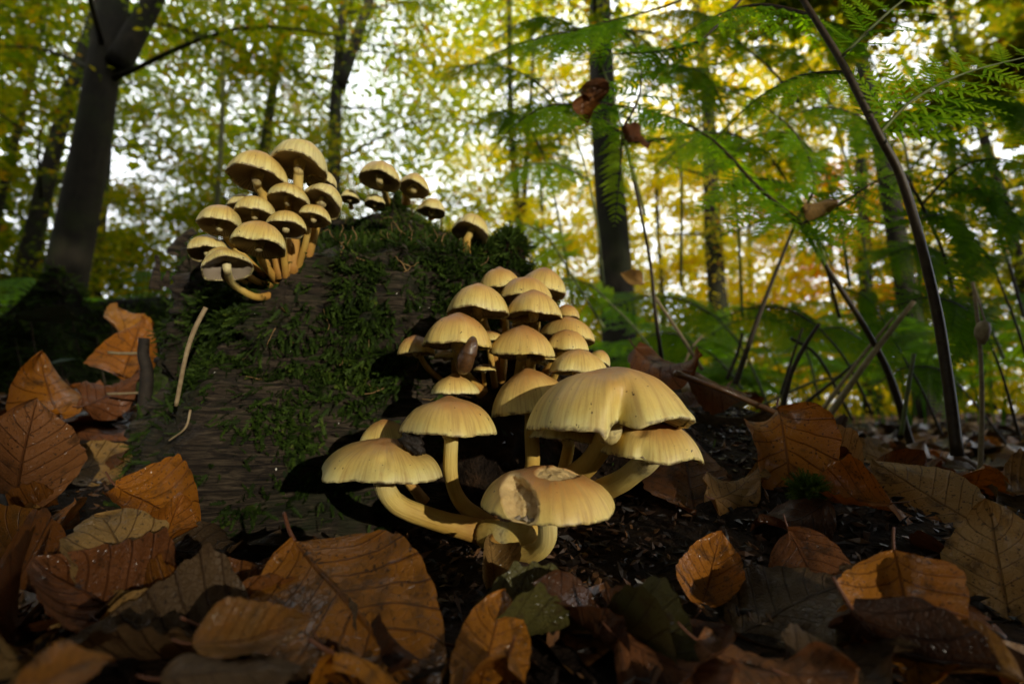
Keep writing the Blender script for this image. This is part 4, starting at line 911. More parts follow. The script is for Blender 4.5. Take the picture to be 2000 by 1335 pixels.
frond('bracken frond on a brown stem arching over the golden gap', [(1782, 880, .62), (1740, 740, .62), (1690, 640, .62), (1620, 530, .62), (1562, 435, .62)], 17, MSTIPE, [
    dict(path=[(1562, 435, .62), (1480, 365, .64), (1380, 265, .68), (1260, 215, .70), (1120, 205, .72), (1000, 250, .74)], n=15, ln=190, N=(0, -.55, .83), w=9, droop=.55, tint=.45),
    dict(path=[(1562, 440, .62), (1640, 400, .60), (1720, 350, .58), (1800, 330, .56)], n=9, ln=150, N=FACE, w=7, droop=.3, tint=.4),
    dict(path=[(1562, 440, .62), (1600, 470, .60), (1625, 520, .6)], n=5, ln=90, N=FACE, w=6, droop=.4, tint=.35)])
frond('bracken frond on a dark stem crossing before the golden trees', [(1436, 750, .74), (1460, 680, .74), (1500, 570, .74), (1552, 440, .74)], 15, MSTIPED, [
    dict(path=[(1552, 440, .74), (1590, 360, .72), (1560, 270, .70), (1480, 200, .70), (1400, 170, .7)], n=11, ln=170, N=FACE, w=7, droop=.5, tint=.5)])
frond('bracken frond on a thin black stem before the middle beech', [(1292, 700, .62), (1280, 610, .62), (1268, 500, .62), (1235, 340, .62), (1215, 260, .62)], 10, MSTIPED, [
    dict(path=[(1215, 260, .62), (1150, 215, .62), (1080, 205, .62), (1010, 240, .62), (950, 310, .62)], n=11, ln=165, N=(0, -.6, .8), w=6, droop=.45, tint=.5),
    dict(path=[(1215, 260, .62), (1212, 320, .60), (1205, 390, .59), (1200, 445, .585)], n=11, ln=62, N=(0, -.95, .2), w=4, droop=.15, fwd=.55, tint=.72),
    dict(path=[(1215, 255, .62), (1250, 180, .62), (1240, 90, .64), (1170, 20, .66)], n=9, ln=150, N=FACE, w=6, droop=.4, tint=.25)])
frond('bracken frond hanging from above across the pale sky', [(1420, -60, .60), (1330, 0, .60), (1240, 30, .62)], 8, MSTIPED, [
    dict(path=[(1240, 30, .62), (1120, 60, .64), (1000, 90, .66), (880, 150, .68)], n=14, ln=165, N=(0, -.6, .8), w=6, droop=.4, tint=.42)])
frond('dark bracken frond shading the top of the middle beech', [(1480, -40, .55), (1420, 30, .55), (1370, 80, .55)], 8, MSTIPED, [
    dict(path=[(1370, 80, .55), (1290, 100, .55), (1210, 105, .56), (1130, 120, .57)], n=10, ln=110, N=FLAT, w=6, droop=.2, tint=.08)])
frond('feathery bracken frond leaning left over the sky gaps', [(1180, 560, 1.0), (1160, 400, 1.0), (1120, 250, 1.0), (1080, 150, 1.0)], 6, MSTIPEG, [
    dict(path=[(1120, 250, 1.0), (1060, 170, 1.0), (980, 130, 1.0), (900, 130, 1.0), (860, 160, 1.)], n=12, ln=150, N=FACE, w=5, droop=.35, tint=.5),
    dict(path=[(1150, 350, 1.0), (1080, 320, 1.0), (1010, 330, 1.0), (960, 380, 1.)], n=10, ln=130, N=FACE, w=5, droop=.35, tint=.5)])
frond('bracken frond spreading above the golden gap', [(1640, 620, .95), (1600, 480, .95), (1540, 360, .95), (1500, 300, .95)], 8, MSTIPED, [
    dict(path=[(1500, 300, .95), (1420, 260, .95), (1340, 280, .95), (1280, 340, .95)], n=11, ln=170, N=FACE, w=6, droop=.6, tint=.55),
    dict(path=[(1540, 360, .95), (1480, 350, .92), (1420, 370, .92), (1380, 420, .92)], n=8, ln=120, N=FACE, w=6, droop=.5, tint=.5)])
frond('bracken frond arching beyond the thick scaly stem', [(1880, 700, .8), (1850, 520, .8), (1790, 380, .8), (1740, 300, .8)], 9, MSTIPED, [
    dict(path=[(1740, 300, .8), (1680, 230, .8), (1600, 210, .8), (1520, 240, .8)], n=11, ln=160, N=FACE, w=6, droop=.4, tint=.35),
    dict(path=[(1800, 400, .8), (1870, 330, .8), (1950, 310, .8), (2030, 330, .8)], n=10, ln=150, N=FACE, w=6, droop=.4, tint=.25)])
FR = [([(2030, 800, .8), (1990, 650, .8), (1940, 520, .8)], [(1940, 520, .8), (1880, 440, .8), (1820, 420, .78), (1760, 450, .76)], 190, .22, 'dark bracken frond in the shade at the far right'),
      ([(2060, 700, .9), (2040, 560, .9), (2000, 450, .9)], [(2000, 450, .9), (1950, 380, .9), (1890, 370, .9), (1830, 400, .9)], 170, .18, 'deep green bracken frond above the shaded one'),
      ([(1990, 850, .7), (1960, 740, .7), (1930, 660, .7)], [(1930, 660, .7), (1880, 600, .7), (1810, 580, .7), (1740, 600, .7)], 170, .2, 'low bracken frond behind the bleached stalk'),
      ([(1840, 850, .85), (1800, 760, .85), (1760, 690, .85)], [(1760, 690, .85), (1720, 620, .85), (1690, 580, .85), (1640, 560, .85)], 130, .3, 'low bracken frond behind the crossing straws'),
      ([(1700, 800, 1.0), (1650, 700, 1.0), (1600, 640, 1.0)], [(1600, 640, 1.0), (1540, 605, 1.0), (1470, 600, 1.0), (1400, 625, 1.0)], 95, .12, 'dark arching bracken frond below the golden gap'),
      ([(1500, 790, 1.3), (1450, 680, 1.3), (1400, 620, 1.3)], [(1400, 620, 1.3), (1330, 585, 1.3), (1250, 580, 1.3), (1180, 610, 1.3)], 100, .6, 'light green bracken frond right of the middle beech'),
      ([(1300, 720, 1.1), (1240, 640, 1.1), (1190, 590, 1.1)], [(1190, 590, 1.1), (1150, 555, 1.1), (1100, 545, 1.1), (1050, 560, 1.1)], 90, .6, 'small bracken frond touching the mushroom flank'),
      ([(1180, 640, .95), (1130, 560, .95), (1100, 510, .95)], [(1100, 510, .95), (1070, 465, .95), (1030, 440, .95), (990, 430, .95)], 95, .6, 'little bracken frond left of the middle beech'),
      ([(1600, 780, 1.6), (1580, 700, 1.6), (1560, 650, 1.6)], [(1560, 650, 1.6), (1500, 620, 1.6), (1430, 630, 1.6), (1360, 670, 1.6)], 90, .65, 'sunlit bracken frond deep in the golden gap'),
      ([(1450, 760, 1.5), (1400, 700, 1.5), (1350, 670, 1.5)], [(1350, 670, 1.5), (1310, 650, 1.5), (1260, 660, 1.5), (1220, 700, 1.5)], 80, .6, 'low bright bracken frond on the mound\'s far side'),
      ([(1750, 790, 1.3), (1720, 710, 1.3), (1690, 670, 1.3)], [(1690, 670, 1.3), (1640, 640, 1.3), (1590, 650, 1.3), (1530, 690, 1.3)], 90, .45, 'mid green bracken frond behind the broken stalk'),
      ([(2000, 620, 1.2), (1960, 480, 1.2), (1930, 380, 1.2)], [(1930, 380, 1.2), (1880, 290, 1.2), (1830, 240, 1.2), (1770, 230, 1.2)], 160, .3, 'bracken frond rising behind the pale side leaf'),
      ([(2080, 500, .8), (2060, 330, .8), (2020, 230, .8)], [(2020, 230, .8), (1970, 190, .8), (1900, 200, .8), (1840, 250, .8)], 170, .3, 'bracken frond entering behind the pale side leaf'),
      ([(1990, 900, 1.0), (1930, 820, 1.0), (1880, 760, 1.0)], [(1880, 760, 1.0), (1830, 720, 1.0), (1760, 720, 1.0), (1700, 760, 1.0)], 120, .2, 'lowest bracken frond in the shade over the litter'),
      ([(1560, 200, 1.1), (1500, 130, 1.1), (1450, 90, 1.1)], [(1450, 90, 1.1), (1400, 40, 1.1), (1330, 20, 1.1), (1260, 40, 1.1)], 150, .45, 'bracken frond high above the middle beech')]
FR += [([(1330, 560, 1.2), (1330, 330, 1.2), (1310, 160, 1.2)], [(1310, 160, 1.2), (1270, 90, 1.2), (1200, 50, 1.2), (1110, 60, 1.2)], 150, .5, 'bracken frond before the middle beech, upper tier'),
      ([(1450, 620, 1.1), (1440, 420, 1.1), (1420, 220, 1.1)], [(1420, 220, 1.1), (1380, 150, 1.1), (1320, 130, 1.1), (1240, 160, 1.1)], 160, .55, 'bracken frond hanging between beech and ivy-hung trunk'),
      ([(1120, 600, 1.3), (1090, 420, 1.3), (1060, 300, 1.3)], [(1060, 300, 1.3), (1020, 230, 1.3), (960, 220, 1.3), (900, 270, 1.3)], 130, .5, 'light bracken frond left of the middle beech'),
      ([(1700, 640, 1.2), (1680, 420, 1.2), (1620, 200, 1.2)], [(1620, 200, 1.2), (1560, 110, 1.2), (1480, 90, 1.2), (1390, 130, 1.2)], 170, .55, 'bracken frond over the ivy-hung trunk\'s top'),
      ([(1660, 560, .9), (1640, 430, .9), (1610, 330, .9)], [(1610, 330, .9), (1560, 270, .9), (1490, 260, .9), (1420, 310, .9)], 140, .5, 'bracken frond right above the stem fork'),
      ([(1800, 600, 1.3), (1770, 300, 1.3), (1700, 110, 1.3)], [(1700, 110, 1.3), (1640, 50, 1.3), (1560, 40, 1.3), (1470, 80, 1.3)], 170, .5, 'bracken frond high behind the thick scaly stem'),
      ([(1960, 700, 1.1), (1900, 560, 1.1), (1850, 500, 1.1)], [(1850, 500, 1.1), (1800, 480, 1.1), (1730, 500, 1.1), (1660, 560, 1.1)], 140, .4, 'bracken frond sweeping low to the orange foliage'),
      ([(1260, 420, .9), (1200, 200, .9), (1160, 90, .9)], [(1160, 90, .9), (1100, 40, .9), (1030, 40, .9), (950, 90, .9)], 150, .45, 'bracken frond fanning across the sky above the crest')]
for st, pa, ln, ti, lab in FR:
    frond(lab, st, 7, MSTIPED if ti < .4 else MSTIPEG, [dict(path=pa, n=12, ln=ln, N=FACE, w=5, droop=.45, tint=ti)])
# dead curled leaves caught in the ferns
for (x, y, ln, ang, i, d, lab) in ((1140, 205, 80, -95, 5, .60, 'dark dead leaf curled in the bracken before the beech'), (1165, 175, 65, 200, 2, .60, 'dead brown leaf hooked over the bracken'), (1238, 262, 65, -40, 8, .60, 'torn russet leaf hanging in the bracken'),
                                   (1595, 402, 70, 5, 11, .60, 'pale tan leaf lying on the bracken stem fork'), (1240, 545, 50, 150, 1, .68, 'whitish dead leaf on the low bracken')):
    hero(x, y, ln, ang, .75, .2, i, MLEAF if i in (5, 2) else MLEAF_RD if i == 8 else MLEAF_YE, lab, 0, d, stalk=False)

# ------------------------------------------------------------------ the second mossy stump, left, and its ivy
e = empty('mossy_stump', tuple(P(150, 760, 1.15)), 'low moss covered stump on the left bank before a beech', 'stump'); eo = np.array(P(150, 760, 1.15))
na, nz = 90, 60; th = np.linspace(0, 2*PI, na, endpoint=False); v = np.linspace(0, 1, nz); TH, VV = np.meshgrid(th, v)
top = .10 + .16*np.exp(-((np.cos(th)-.42)/.28)**2) + .05*np.exp(-((np.cos(th)-.92)/.16)**2) - .10*sm(.0, -1, np.cos(th))
top = top + .03*vnoise(np.stack([np.cos(th)*4, np.sin(th)*4, 0*th], -1), 3)
side = np.clip(VV/.8, 0, 1); cap = np.clip((VV-.8)/.2, 0, 1); Z = -.12+side*(top+.12)
R = (.17 + .07*np.exp(-np.clip(Z+.05, 0, 1)/.08) + .04*fbm(np.stack([np.cos(TH)*2, np.sin(TH)*2, Z*8], -1), 3, 6))*(1-cap*.97)
Vs2 = np.stack([np.cos(TH)*R, np.sin(TH)*R, Z - cap*.05], -1).reshape(-1, 3); Fs2 = grid_faces(nz, na, True)
obj('trunk_base', mesh_np('trunk_base', Vs2, Fs2), MBARKD, e)
p2, n2 = sample_faces(Vs2, Fs2, 9000, rg); ow = p2*np.array([1, 1, .3]); n2 = np.where((np.sum(n2*ow, 1) < 0)[:, None], -n2, n2)
moss_field('moss', p2, n2, rg.uniform(.010, .024, 9000), np.clip(rg.normal(.6, .2, 9000), 0, 1), rg, None, .3, e)
def ivy_mesh():
    pts = np.array([(0, 0), (.25, -.45), (.45, -.35), (.55, -.62), (.75, -.30), (1.0, 0), (.75, .30), (.55, .62), (.45, .35), (.25, .45)]); V = [(.4, 0, .0)] + [(x, y, -.25*y*y+.1*x*x) for x, y in pts]
    n = len(pts); me = mesh_np('blade', V, np.array([(0, i+1, (i+1) % n+1) for i in range(n)]), None, False); me.materials.append(MIVY); return me
IV = ivy_mesh()
for k, (x, y, ln, d) in enumerate(((60, 628, 95, .75), (190, 660, 62, .85), (118, 700, 45, .9), (140, 610, 50, .95), (30, 660, 50, .9), (215, 610, 40, .95), (85, 575, 40, 1.0))):
    o = empty('ivy_leaf', tuple(P(x, y, d)), ['wide dark ivy leaf hovering flat over the left bank', 'pale green ivy leaf in front of the mossy stump', 'small grey green ivy leaf low on the mossy stump', 'ivy leaf high on the mossy stump', 'ivy leaf at the far left edge of the bank', 'ivy leaf near the mossy stump\'s pointed top', 'ivy leaf before the left beech trunk'][k], 'ivy leaf', 'ivy leaves around the mossy stump')
    b = bpy.data.objects.new('blade', IV); COL.objects.link(b); b.parent = o; s_ = ln*d/F; b.scale = (s_, s_, s_); b.rotation_euler = (random.uniform(-.5, .6)+.3, random.uniform(-.3, .3), random.uniform(-.6, .6) + (PI if k % 2 else 0))
    c = spline([(0, 0, 0), (-.1*s_, .3*s_, -.6*s_), (0, .6*s_, -1.6*s_)], 8); tube('stalk', c, .0012, MSTIPED, o, 5)

# ------------------------------------------------------------------ trees
TARGET = np.array([-.03, .33, .14]); SX = nrm(np.cross([0, 0, 1.], SUNV)); SY = np.cross(SUNV, SX)
def sun_gap(p, grow=1.0):                            # hole cut in added foliage so low sun reaches the stump and ferns
    q = p - TARGET; a = q@SX; b = q@SY
    return ((((a+.01)/(.23+.05*grow))**2 + ((b-.035)/(.205+.02*grow))**2) < 1) | ((((a-.42)/(.30+.05*grow))**2 + ((b-.30)/(.24+.03*grow))**2) < 1)
def leaves_np(pos, size, tint, rg, flat=.55):
    m = len(pos); n_ = np.stack([rg.normal(0, flat, m), rg.normal(0, flat, m), np.ones(m)], -1); n_ /= np.linalg.norm(n_, axis=1)[:, None]
    t = rg.normal(0, 1, (m, 3)); t -= n_*np.sum(t*n_, 1)[:, None]; t /= np.linalg.norm(t, axis=1)[:, None]; b = np.cross(n_, t)
    V0 = np.array([(-.5, 0, 0), (-.05, -.30, .07), (.5, 0, -.05), (-.05, .30, .07)])
    V = pos[:, None, :] + size[:, None, None]*(V0[None, :, 0:1]*t[:, None]+V0[None, :, 1:2]*b[:, None]+V0[None, :, 2:3]*n_[:, None])
    i = np.arange(m)[:, None]*4; Ft = np.concatenate([i+np.array([[0, 1, 2]]), i+np.array([[0, 2, 3]])])
    return V.reshape(-1, 3), Ft, np.repeat(tint, 4)
def sprays(centers, dirs, per, ext, rg):
    """leaf positions: flat layered sprays along twigs"""
    m = len(centers); t = rg.uniform(-.5, .5, (m, per)); lat = rg.normal(0, .33, (m, per)); up = rg.normal(0, .08, (m, per))
    d = dirs/np.linalg.norm(dirs, axis=1)[:, None]; s_ = np.cross(d, [0, 0, 1.]); s_ /= np.linalg.norm(s_, axis=1)[:, None]+1e-9
    p = centers[:, None]+ext[:, None, None]*(t[..., None]*d[:, None]+lat[..., None]*s_[:, None]) ; p[..., 2] += up*ext[:, None] - .15*(t+.5)*ext[:, None]
    return p.reshape(-1, 3)
TREES = []
def tree(label, base, top, D, wpx, bark, lmat, nspray, per=40, hmin=1.2, ztop=7.5, blen=(1.4, 3.4), tint=(.45, .2), lsize=(.055, .085), extra=(), group='beech trees of the wood behind the stump', fork=None, sd=0, trunkdir=None):
    rg = np.random.default_rng(100+sd)
    if base is None: b0, t0 = np.array(trunkdir[0], float), np.array(trunkdir[1], float)
    else:
        r0, r1 = ray(*base), ray(*top); b0 = C0 + r0*(D/r0[1]); t0 = C0 + r1*(D/r1[1])
    u = (t0-b0)/(t0[2]-b0[2]); gz = float(ground_z(b0[0]-u[0]*b0[2], D if base is not None else b0[1])) - .06
    zt = np.linspace(gz, ztop, 26); c = b0 + u*(zt-b0[2])[:, None]
    c[:, 0] += .10*np.sin(zt*.8+sd)*sm(1.0, 5, zt)*.6; o = c[0].copy(); root = empty('beech_tree', tuple(o), label, 'tree', group)
    r0 = wpx/2*D/F; rr = r0*(1.0 - .62*(zt-gz)/(ztop-gz)) + r0*.45*np.exp(-(zt-gz)/.22)
    bp = 1 + .05*fbm(np.stack([np.repeat(zt[:, None]*1.5, 16, 1), np.tile(np.cos(np.arange(16)/16*2*PI)*2, (26, 1)), np.tile(np.sin(np.arange(16)/16*2*PI)*2, (26, 1))], -1), 3, sd)
    tube('trunk', c, rr, bark, root, 16, o, bp)
    if fork is not None:                             # px of fork start and end
        f0, f1 = (C0 + ray(*q)*(D/ray(*q)[1]) for q in fork); f2 = f1+(f1-f0)*1.2; tube('limb', spline([f0, f1, f2], 16), np.linspace(r0*.62, r0*.3, 16), bark, root, 10, o)
    cents, dirs, ext = [], [], []; nb = max(6, nspray//14)
    bs = Soup()
    for k in range(nb):
        h = hmin + (ztop-hmin)*((k+rg.random())/nb)**1.1; p0 = np.array([np.interp(h, zt, c[:, i]) for i in range(3)])
        az = k*2.39996+rg.uniform(-.4, .4); L = rg.uniform(*blen)*(1-.35*(h-hmin)/(ztop-hmin)); dz = rg.uniform(.05, .5)
        p1 = p0+L*.5*np.array([math.cos(az), math.sin(az), dz]); p2 = p0+L*np.array([math.cos(az+.15), math.sin(az+.15), dz*.6-.05])
        cc = spline([p0, p1, p2], 10)
        V, q, t, al = tube_np(cc, np.linspace(max(.009, r0*.16), .004, 10), 5); bs.add(V-o, q, t)
        for j in range(max(1, nspray//nb)):
            s_ = .2+.8*rg.random()**.8; pc = np.array([np.interp(s_, np.linspace(0, 1, 10), cc[:, i]) for i in range(3)]); a2 = az+rg.uniform(-1.2, 1.2)
            dv = np.array([math.cos(a2), math.sin(a2), rg.uniform(-.3, .2)]); e_ = rg.uniform(.4, .95); cents.append(pc+dv*e_*.35+np.array([0, 0, rg.normal(0, .12)])); dirs.append(dv); ext.append(e_)
    bm = bs.mesh('branches'); obj('branches', bm, bark, root, kind='stuff')
    pos = sprays(np.array(cents), np.array(dirs), per, np.array(ext), rg)
    for (x, y, d_, rx, ry, n_) in extra:               # low growth seen beside the trunk
        cpt = P(x, y, d_); pos = np.vstack([pos, cpt + rg.normal(0, 1, (n_, 3))*np.array([rx*d_/F, .35, ry*d_/F])])
    k_ = ~sun_gap(pos, 1.15) | (pos[:, 1] > .3); pos = pos[k_]; d_ = np.linalg.norm(pos-C0, axis=1); pos = pos[d_ > 2.2]
    cl = vnoise(pos*.9, sd)*.5
    V, Ft, ti = leaves_np(pos-o, rg.uniform(*lsize, len(pos)), np.clip(rg.normal(tint[0], tint[1], len(pos))+cl*.35, 0, 1), rg)
    obj('crown', mesh_np('crown', V, Ft, {'tint': ti}, False), lmat, root); TREES.append(root); return root
tree('thick dark beech trunk leaning right behind the mossy stump', (118, 600), (232, 0), 4.5, 82, MBARK, MTREE_G, 230, fork=((228, 130), (300, 0)), sd=1, hmin=3.0)
tree('dark leaning tree left of the thick beech', (25, 620), (150, 150), 6.8, 42, MBARKD, MTREE_G, 260, sd=2, extra=((40, 520, 6.5, 60, 90, 350),))
tree('slender tree at the far left edge', (-40, 600), (75, 60), 7.5, 20, MBARKD, MTREE_G, 200, sd=3)
tree('thin tree close behind the thick beech', (185, 600), (208, 230), 9.0, 26, MBARKD, MTREE_G, 260, sd=4, extra=((260, 480, 8.8, 90, 70, 900),))
tree('pale slim sapling left of the mushroom tuft', (412, 600), (432, 120), 6.5, 15, mat_bark('pale_bark', (.10, .10, .05), (.16, .15, .08), 8, .8, .004), MTREE_G, 150, hmin=2.0, ztop=7, sd=5)
tree('ivy-clad tree directly above the left tuft', (470, 560), (566, 20), 8.0, 34, MBARKD, MTREE_G, 260, sd=6, hmin=2.6, extra=((505, 250, 7.9, 12, 80, 140),))
tree('forked dark tree above the crest of the stump', (640, 560), (668, 130), 7.2, 42, MBARKD, MTREE_G, 260, fork=((664, 170), (722, 0)), sd=7, hmin=2.6, extra=((645, 270, 7.1, 12, 60, 120),))
tree('double-stemmed sapling between crest and middle beech', (1025, 560), (1008, 300), 7.4, 22, MBARKD, MTREE_Y, 130, fork=((1022, 420), (1032, 260)), sd=8, extra=((1020, 430, 7.3, 16, 45, 260),), hmin=2.4)
tree('straight grey beech trunk behind the mushroom flank', (1212, 690), (1188, 280), 4.9, 76, MBARK, MTREE_G, 150, hmin=2.6, sd=9)
tree('ivy-hung trunk standing in the golden gap', (1404, 600), (1378, 250), 7.8, 44, MBARK, MTREE_Y, 200, hmin=2.6, sd=10, extra=((1398, 450, 7.6, 18, 90, 330),))
tree('thin trunk before the orange foliage', (1696, 640), (1676, 330), 8.6, 32, MBARKD, MTREE_Y, 180, hmin=2.4, sd=11)
tree('dark trunk leaning left among the bracken', (1768, 560), (1672, 60), 6.2, 44, MBARKD, MTREE_G, 200, hmin=2.0, sd=12)
tree('slender tree at the far right edge', (2000, 560), (1890, 130), 7.2, 26, MBARKD, MTREE_G, 220, sd=13)
tree('slim trunk right of the leaning one', (1905, 600), (1850, 200), 9.0, 22, MBARKD, MTREE_G, 240, sd=14)
# golden and orange trees farther off
def gold(label, x, D, w, mat, sd, n=260, tint=(.36, .2), hmin=.4, ztop=6.5):
    return tree(label, (x, 760), (x+ (1000-x)*.05, 300), D, w, MBARKD, mat, n, per=60, hmin=hmin, ztop=ztop, blen=(1.4, 3.2), tint=tint, lsize=(.075, .11), group='golden trees beyond the gap', sd=sd)
gold('golden young beech right of the middle trunk', 1300, 11, 14, MTREE_Y, 20, 330)
gold('golden young beech behind the ivy-hung trunk', 1480, 13, 14, MTREE_Y, 21, 330)
gold('orange tree glowing behind the crossing fern stems', 1640, 12.5, 14, MTREE_O, 22, 330)
gold('yellow tree behind the leaning dark trunk', 1820, 13, 14, MTREE_Y, 23, 300)
gold('yellow green tree beyond the double-stemmed sapling', 1060, 12, 14, MTREE_Y, 24, 260, (.4, .2), .6)
gold('yellow green tree beyond the crest mushrooms', 860, 14, 14, MTREE_Y, 25, 200, (.3, .2), .8)
gold('light green bush-like tree left of the stump', 330, 11, 12, MTREE_G, 26, 330, (.55, .2), .3, 5)
gold('light green tree at the far left behind the trunks', 60, 12, 12, MTREE_G, 27, 330, (.5, .2), .3, 6)
gold('olive tree between the tuft and the forked tree', 600, 13, 14, MTREE_G, 28, 260, (.55, .2), .8, 7)
# distant wood, one mass of foliage
rgf = np.random.default_rng(55); n = 120000; az = rgf.uniform(-.95, .95, n); dd = rgf.uniform(13, 28, n); zz = rgf.random(n)**1.15*dd*.9
pos = np.stack([np.sin(az)*dd, np.cos(az)*dd, zz], -1); kp = vnoise(pos*.45, 4) + .6*vnoise(pos*1.3, 6) > -.06-.56*sm(5.0, 2.5, zz); pos = pos[kp]
tt = np.clip(.42 + .26*np.clip(pos[:, 0]/6, -1, .9) + rgf.normal(0, .15, len(pos)), 0, 1)
V, Ft, ti = leaves_np(pos, rgf.uniform(.19, .33, len(pos)), tt, rgf)
obj('distant_wood', mesh_np('distant_wood', V, Ft, {'tint': ti}, False), mat_tint('distant_leaves', [(0, (.07, .13, .006)), (.4, (.26, .30, .009)), (.7, (.66, .56, .012)), (1, (.72, .42, .012))], .6, .5, (1.3, 1.2, .25), .05), kind='stuff', label='distant autumn wood of green and gold foliage')

# low golden hedge and bracken undergrowth too far off to count
n = 60000; az = rgf.uniform(-.9, .9, n); dd = rgf.uniform(9.5, 15, n); zz = rgf.random(n)**1.3*3.4
pos = np.stack([np.sin(az)*dd, np.cos(az)*dd, zz], -1); pos = pos[vnoise(pos*.7, 14) > -.55+.5*sm(1.5, 3.4, pos[:, 2])]
V, Ft, ti = leaves_np(pos, rgf.uniform(.09, .15, len(pos)), np.clip(.42+.16*np.clip(pos[:, 0]/5, -1, 1)+rgf.normal(0, .18, len(pos)) + .3*vnoise(pos*.6, 3), 0, 1), rgf, .9)
obj('young_growth', mesh_np('young_growth', V, Ft, {'tint': ti}, False), bpy.data.materials['distant_leaves'], kind='stuff', label='low yellow and green young growth below the far trees')
sp = Soup(); TP = [pinna_mesh('tmp', 70+k, 11, .6) for k in range(3)]; TPV = []
for me in TP:
    co = np.empty(len(me.vertices)*3, np.float32); me.vertices.foreach_get('co', co); qs = [list(p.vertices) for p in me.polygons]
    TPV.append((co.reshape(-1, 3), np.array([q for q in qs if len(q) == 4]), np.array([q for q in qs if len(q) == 3])))
for k in range(150):
    d = rgf.uniform(1.7, 5.5); xs = rgf.uniform(.08, .95)*d if k < 110 else rgf.uniform(-.95, -.5)*d; base = np.array([xs, d, float(ground_z(xs, d))]); az = rgf.uniform(0, 2*PI); h = rgf.uniform(.35, .8)*min(1, d/3.)
    c = spline([base, base+np.array([.06*math.cos(az), .06*math.sin(az), h*.7]), base+np.array([.3*math.cos(az), .3*math.sin(az), h]), base+np.array([.62*math.cos(az), .62*math.sin(az), h*.85])], 24)
    V, q, t, al = tube_np(c, np.linspace(.004, .001, 24), 4); sp.add(V, q, t, a=.2); T = np.gradient(c, axis=0); T /= np.linalg.norm(T, axis=1)[:, None]; ti = rgf.uniform(.35, .8)
    for j in range(10, 24):
        for sd_ in (-1, 1):
            N0 = np.array([0, -.5, .85]); side = nrm(np.cross(np.array([0, 0, 1.]), T[j])); dr = nrm(side*sd_+T[j]*.4+np.array([0, 0, -.3])+rgf.normal(0, .1, 3)); Zv = nrm(N0-dr*np.dot(N0, dr)); Yv = np.cross(Zv, dr); L = .26*(1-(j-10)/15)*(.6+h*.5)
            V0, q0, t0 = TPV[(j+k) % 3]; sp.add(c[j]+L*(V0[:, :1]*dr+V0[:, 1:2]*Yv+V0[:, 2:3]*Zv), q0, t0, a=ti)
obj('bracken_undergrowth', sp.mesh('bracken_undergrowth', False), MFERN, kind='stuff', label='mass of green bracken covering the floor behind the stump')
# foliage ring added out of view to block low sky from sides and back
n = 90000; az = rgf.uniform(.8, 2*PI-.8, n); dd = rgf.uniform(9, 20, n); zz = rgf.random(n)**1.1*dd*.95
pos = np.stack([np.sin(az)*dd, np.cos(az)*dd, zz], -1); pos = pos[~sun_gap(pos, 1.2)]; lat = (pos-TARGET)@SX; hb = (pos-TARGET)@SY; pos = pos[~((lat > 6.3) & (lat < 19) & (pos[:, 1] < 6)) & ~((lat[:] > -4) & (lat < 6.5) & (hb > 1.3) & (pos[:, 1] < 0))]   # gaps cut so sun reaches the golden trees and left background
V, Ft, ti = leaves_np(pos, rgf.uniform(.26, .42, len(pos)), np.clip(rgf.normal(.4, .2, len(pos)), 0, 1), rgf)
obj('added_foliage_ring', mesh_np('added_foliage_ring', V, Ft, {'tint': ti}, False), MTREE_G, kind='stuff', label='added unseen foliage ring blocking low sky beside and behind the view')

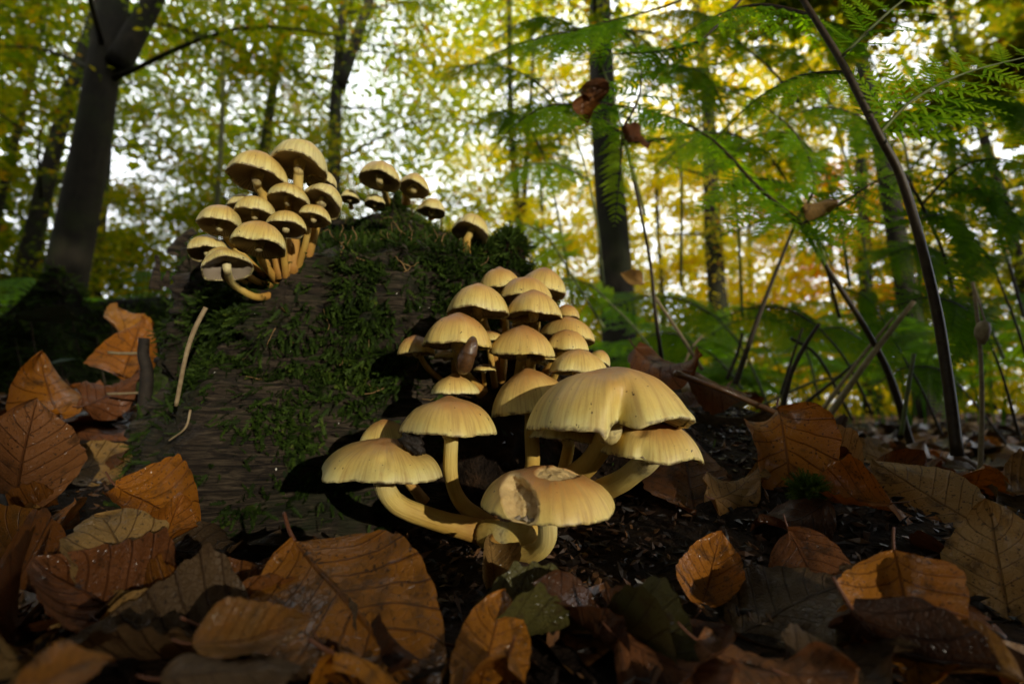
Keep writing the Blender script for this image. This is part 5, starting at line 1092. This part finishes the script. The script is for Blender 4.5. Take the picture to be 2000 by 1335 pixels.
# ------------------------------------------------------------------ trees added around and behind the camera to shade the forest floor
def copy_tree(src, loc, rz, label):
    r = src.copy(); COL.objects.link(r); r.location = loc; r.rotation_euler = (0, 0, rz); r['label'] = label
    for ch in src.children:
        c = ch.copy(); COL.objects.link(c); c.parent = r
    return r
pl = [(-3.0, -1.8), (-5.4, -.6), (4.2, 1.6), (-1.0, -4.4), (4.6, -1.0), (-5.5, -4.2), (.4, -7.5), (-3.2, 4.6), (2.3, 4.4), (6.0, -6.0), (2.5, -1.0), (-1.2, -.8)]
shade = tree('beech added behind the viewer to shade the ground', None, None, 1, 300, MBARK, MTREE_G, 520, per=130, hmin=2.9, ztop=7, blen=(2.0, 3.6), lsize=(.10, .15), group='beeches added around the camera for shade', sd=40, trunkdir=((pl[0][0], pl[0][1], 0), (pl[0][0], pl[0][1], 5)))
words = ['left', 'right', 'rear', 'east', 'southern', 'outer', 'western', 'northern', 'inner', 'closest', 'slim']
for k, (x, y) in enumerate(pl[1:]):
    if y > 3: continue
    copy_tree(shade, (x, y, 0), k*1.3, 'beech added near the camera to cast shade, ' + words[k] + ' one')
def thicket(label, cx, dist, lat, n, sd):  # unseen shrub added to block the sun around the mushrooms
    rg = np.random.default_rng(sd); base = TARGET[:2] + SUNV[:2]/np.linalg.norm(SUNV[:2])*dist + SX[:2]*lat; o = np.array([base[0], base[1], 0])
    root = empty('added_shade_beech', tuple(o), label, 'tree', 'unseen young beeches added to block the sun')
    tube('trunk', spline([o+(0, 0, -.1), o+(.05, 0, 1.2), o+(0, .05, 2.2)], 14), np.linspace(.05, .015, 14), MBARKD, root, 8, o)
    d = rg.normal(0, 1, (n, 3)); d /= np.linalg.norm(d, axis=1)[:, None]; pos = o + np.array([0, 0, 1.3]) + d*rg.random((n, 1))**.33*np.array([1.6, 1.6, 1.6])
    pos = pos[(pos[:, 2] > 0) & ~sun_gap(pos) & ((pos-TARGET)@SY < 1.4)]
    V, Ft, ti = leaves_np(pos-o, rg.uniform(.09, .13, len(pos)), np.clip(rg.normal(.45, .2, len(pos)), 0, 1), rg, 1.0)
    obj('crown', mesh_np('crown', V, Ft, {'tint': ti}, False), MTREE_G, root)
thicket('unseen young beech added to block the sun, with a hole cut for the beam', 0, 4.6, .1, 15000, 60)
thicket('unseen young beech added to block the sun, right of the cut hole', 0, 5.2, 2.3, 13000, 61)
thicket('unseen young beech added to block the sun, left of the cut hole', 0, 5.2, -2.3, 13000, 62)
thicket('unseen young beech added to block the sun, farthest left of the cut hole', 0, 5.6, -4.6, 12000, 63)
thicket('unseen young beech added to block the sun, farthest right of the cut hole', 0, 5.6, 4.6, 12000, 64)
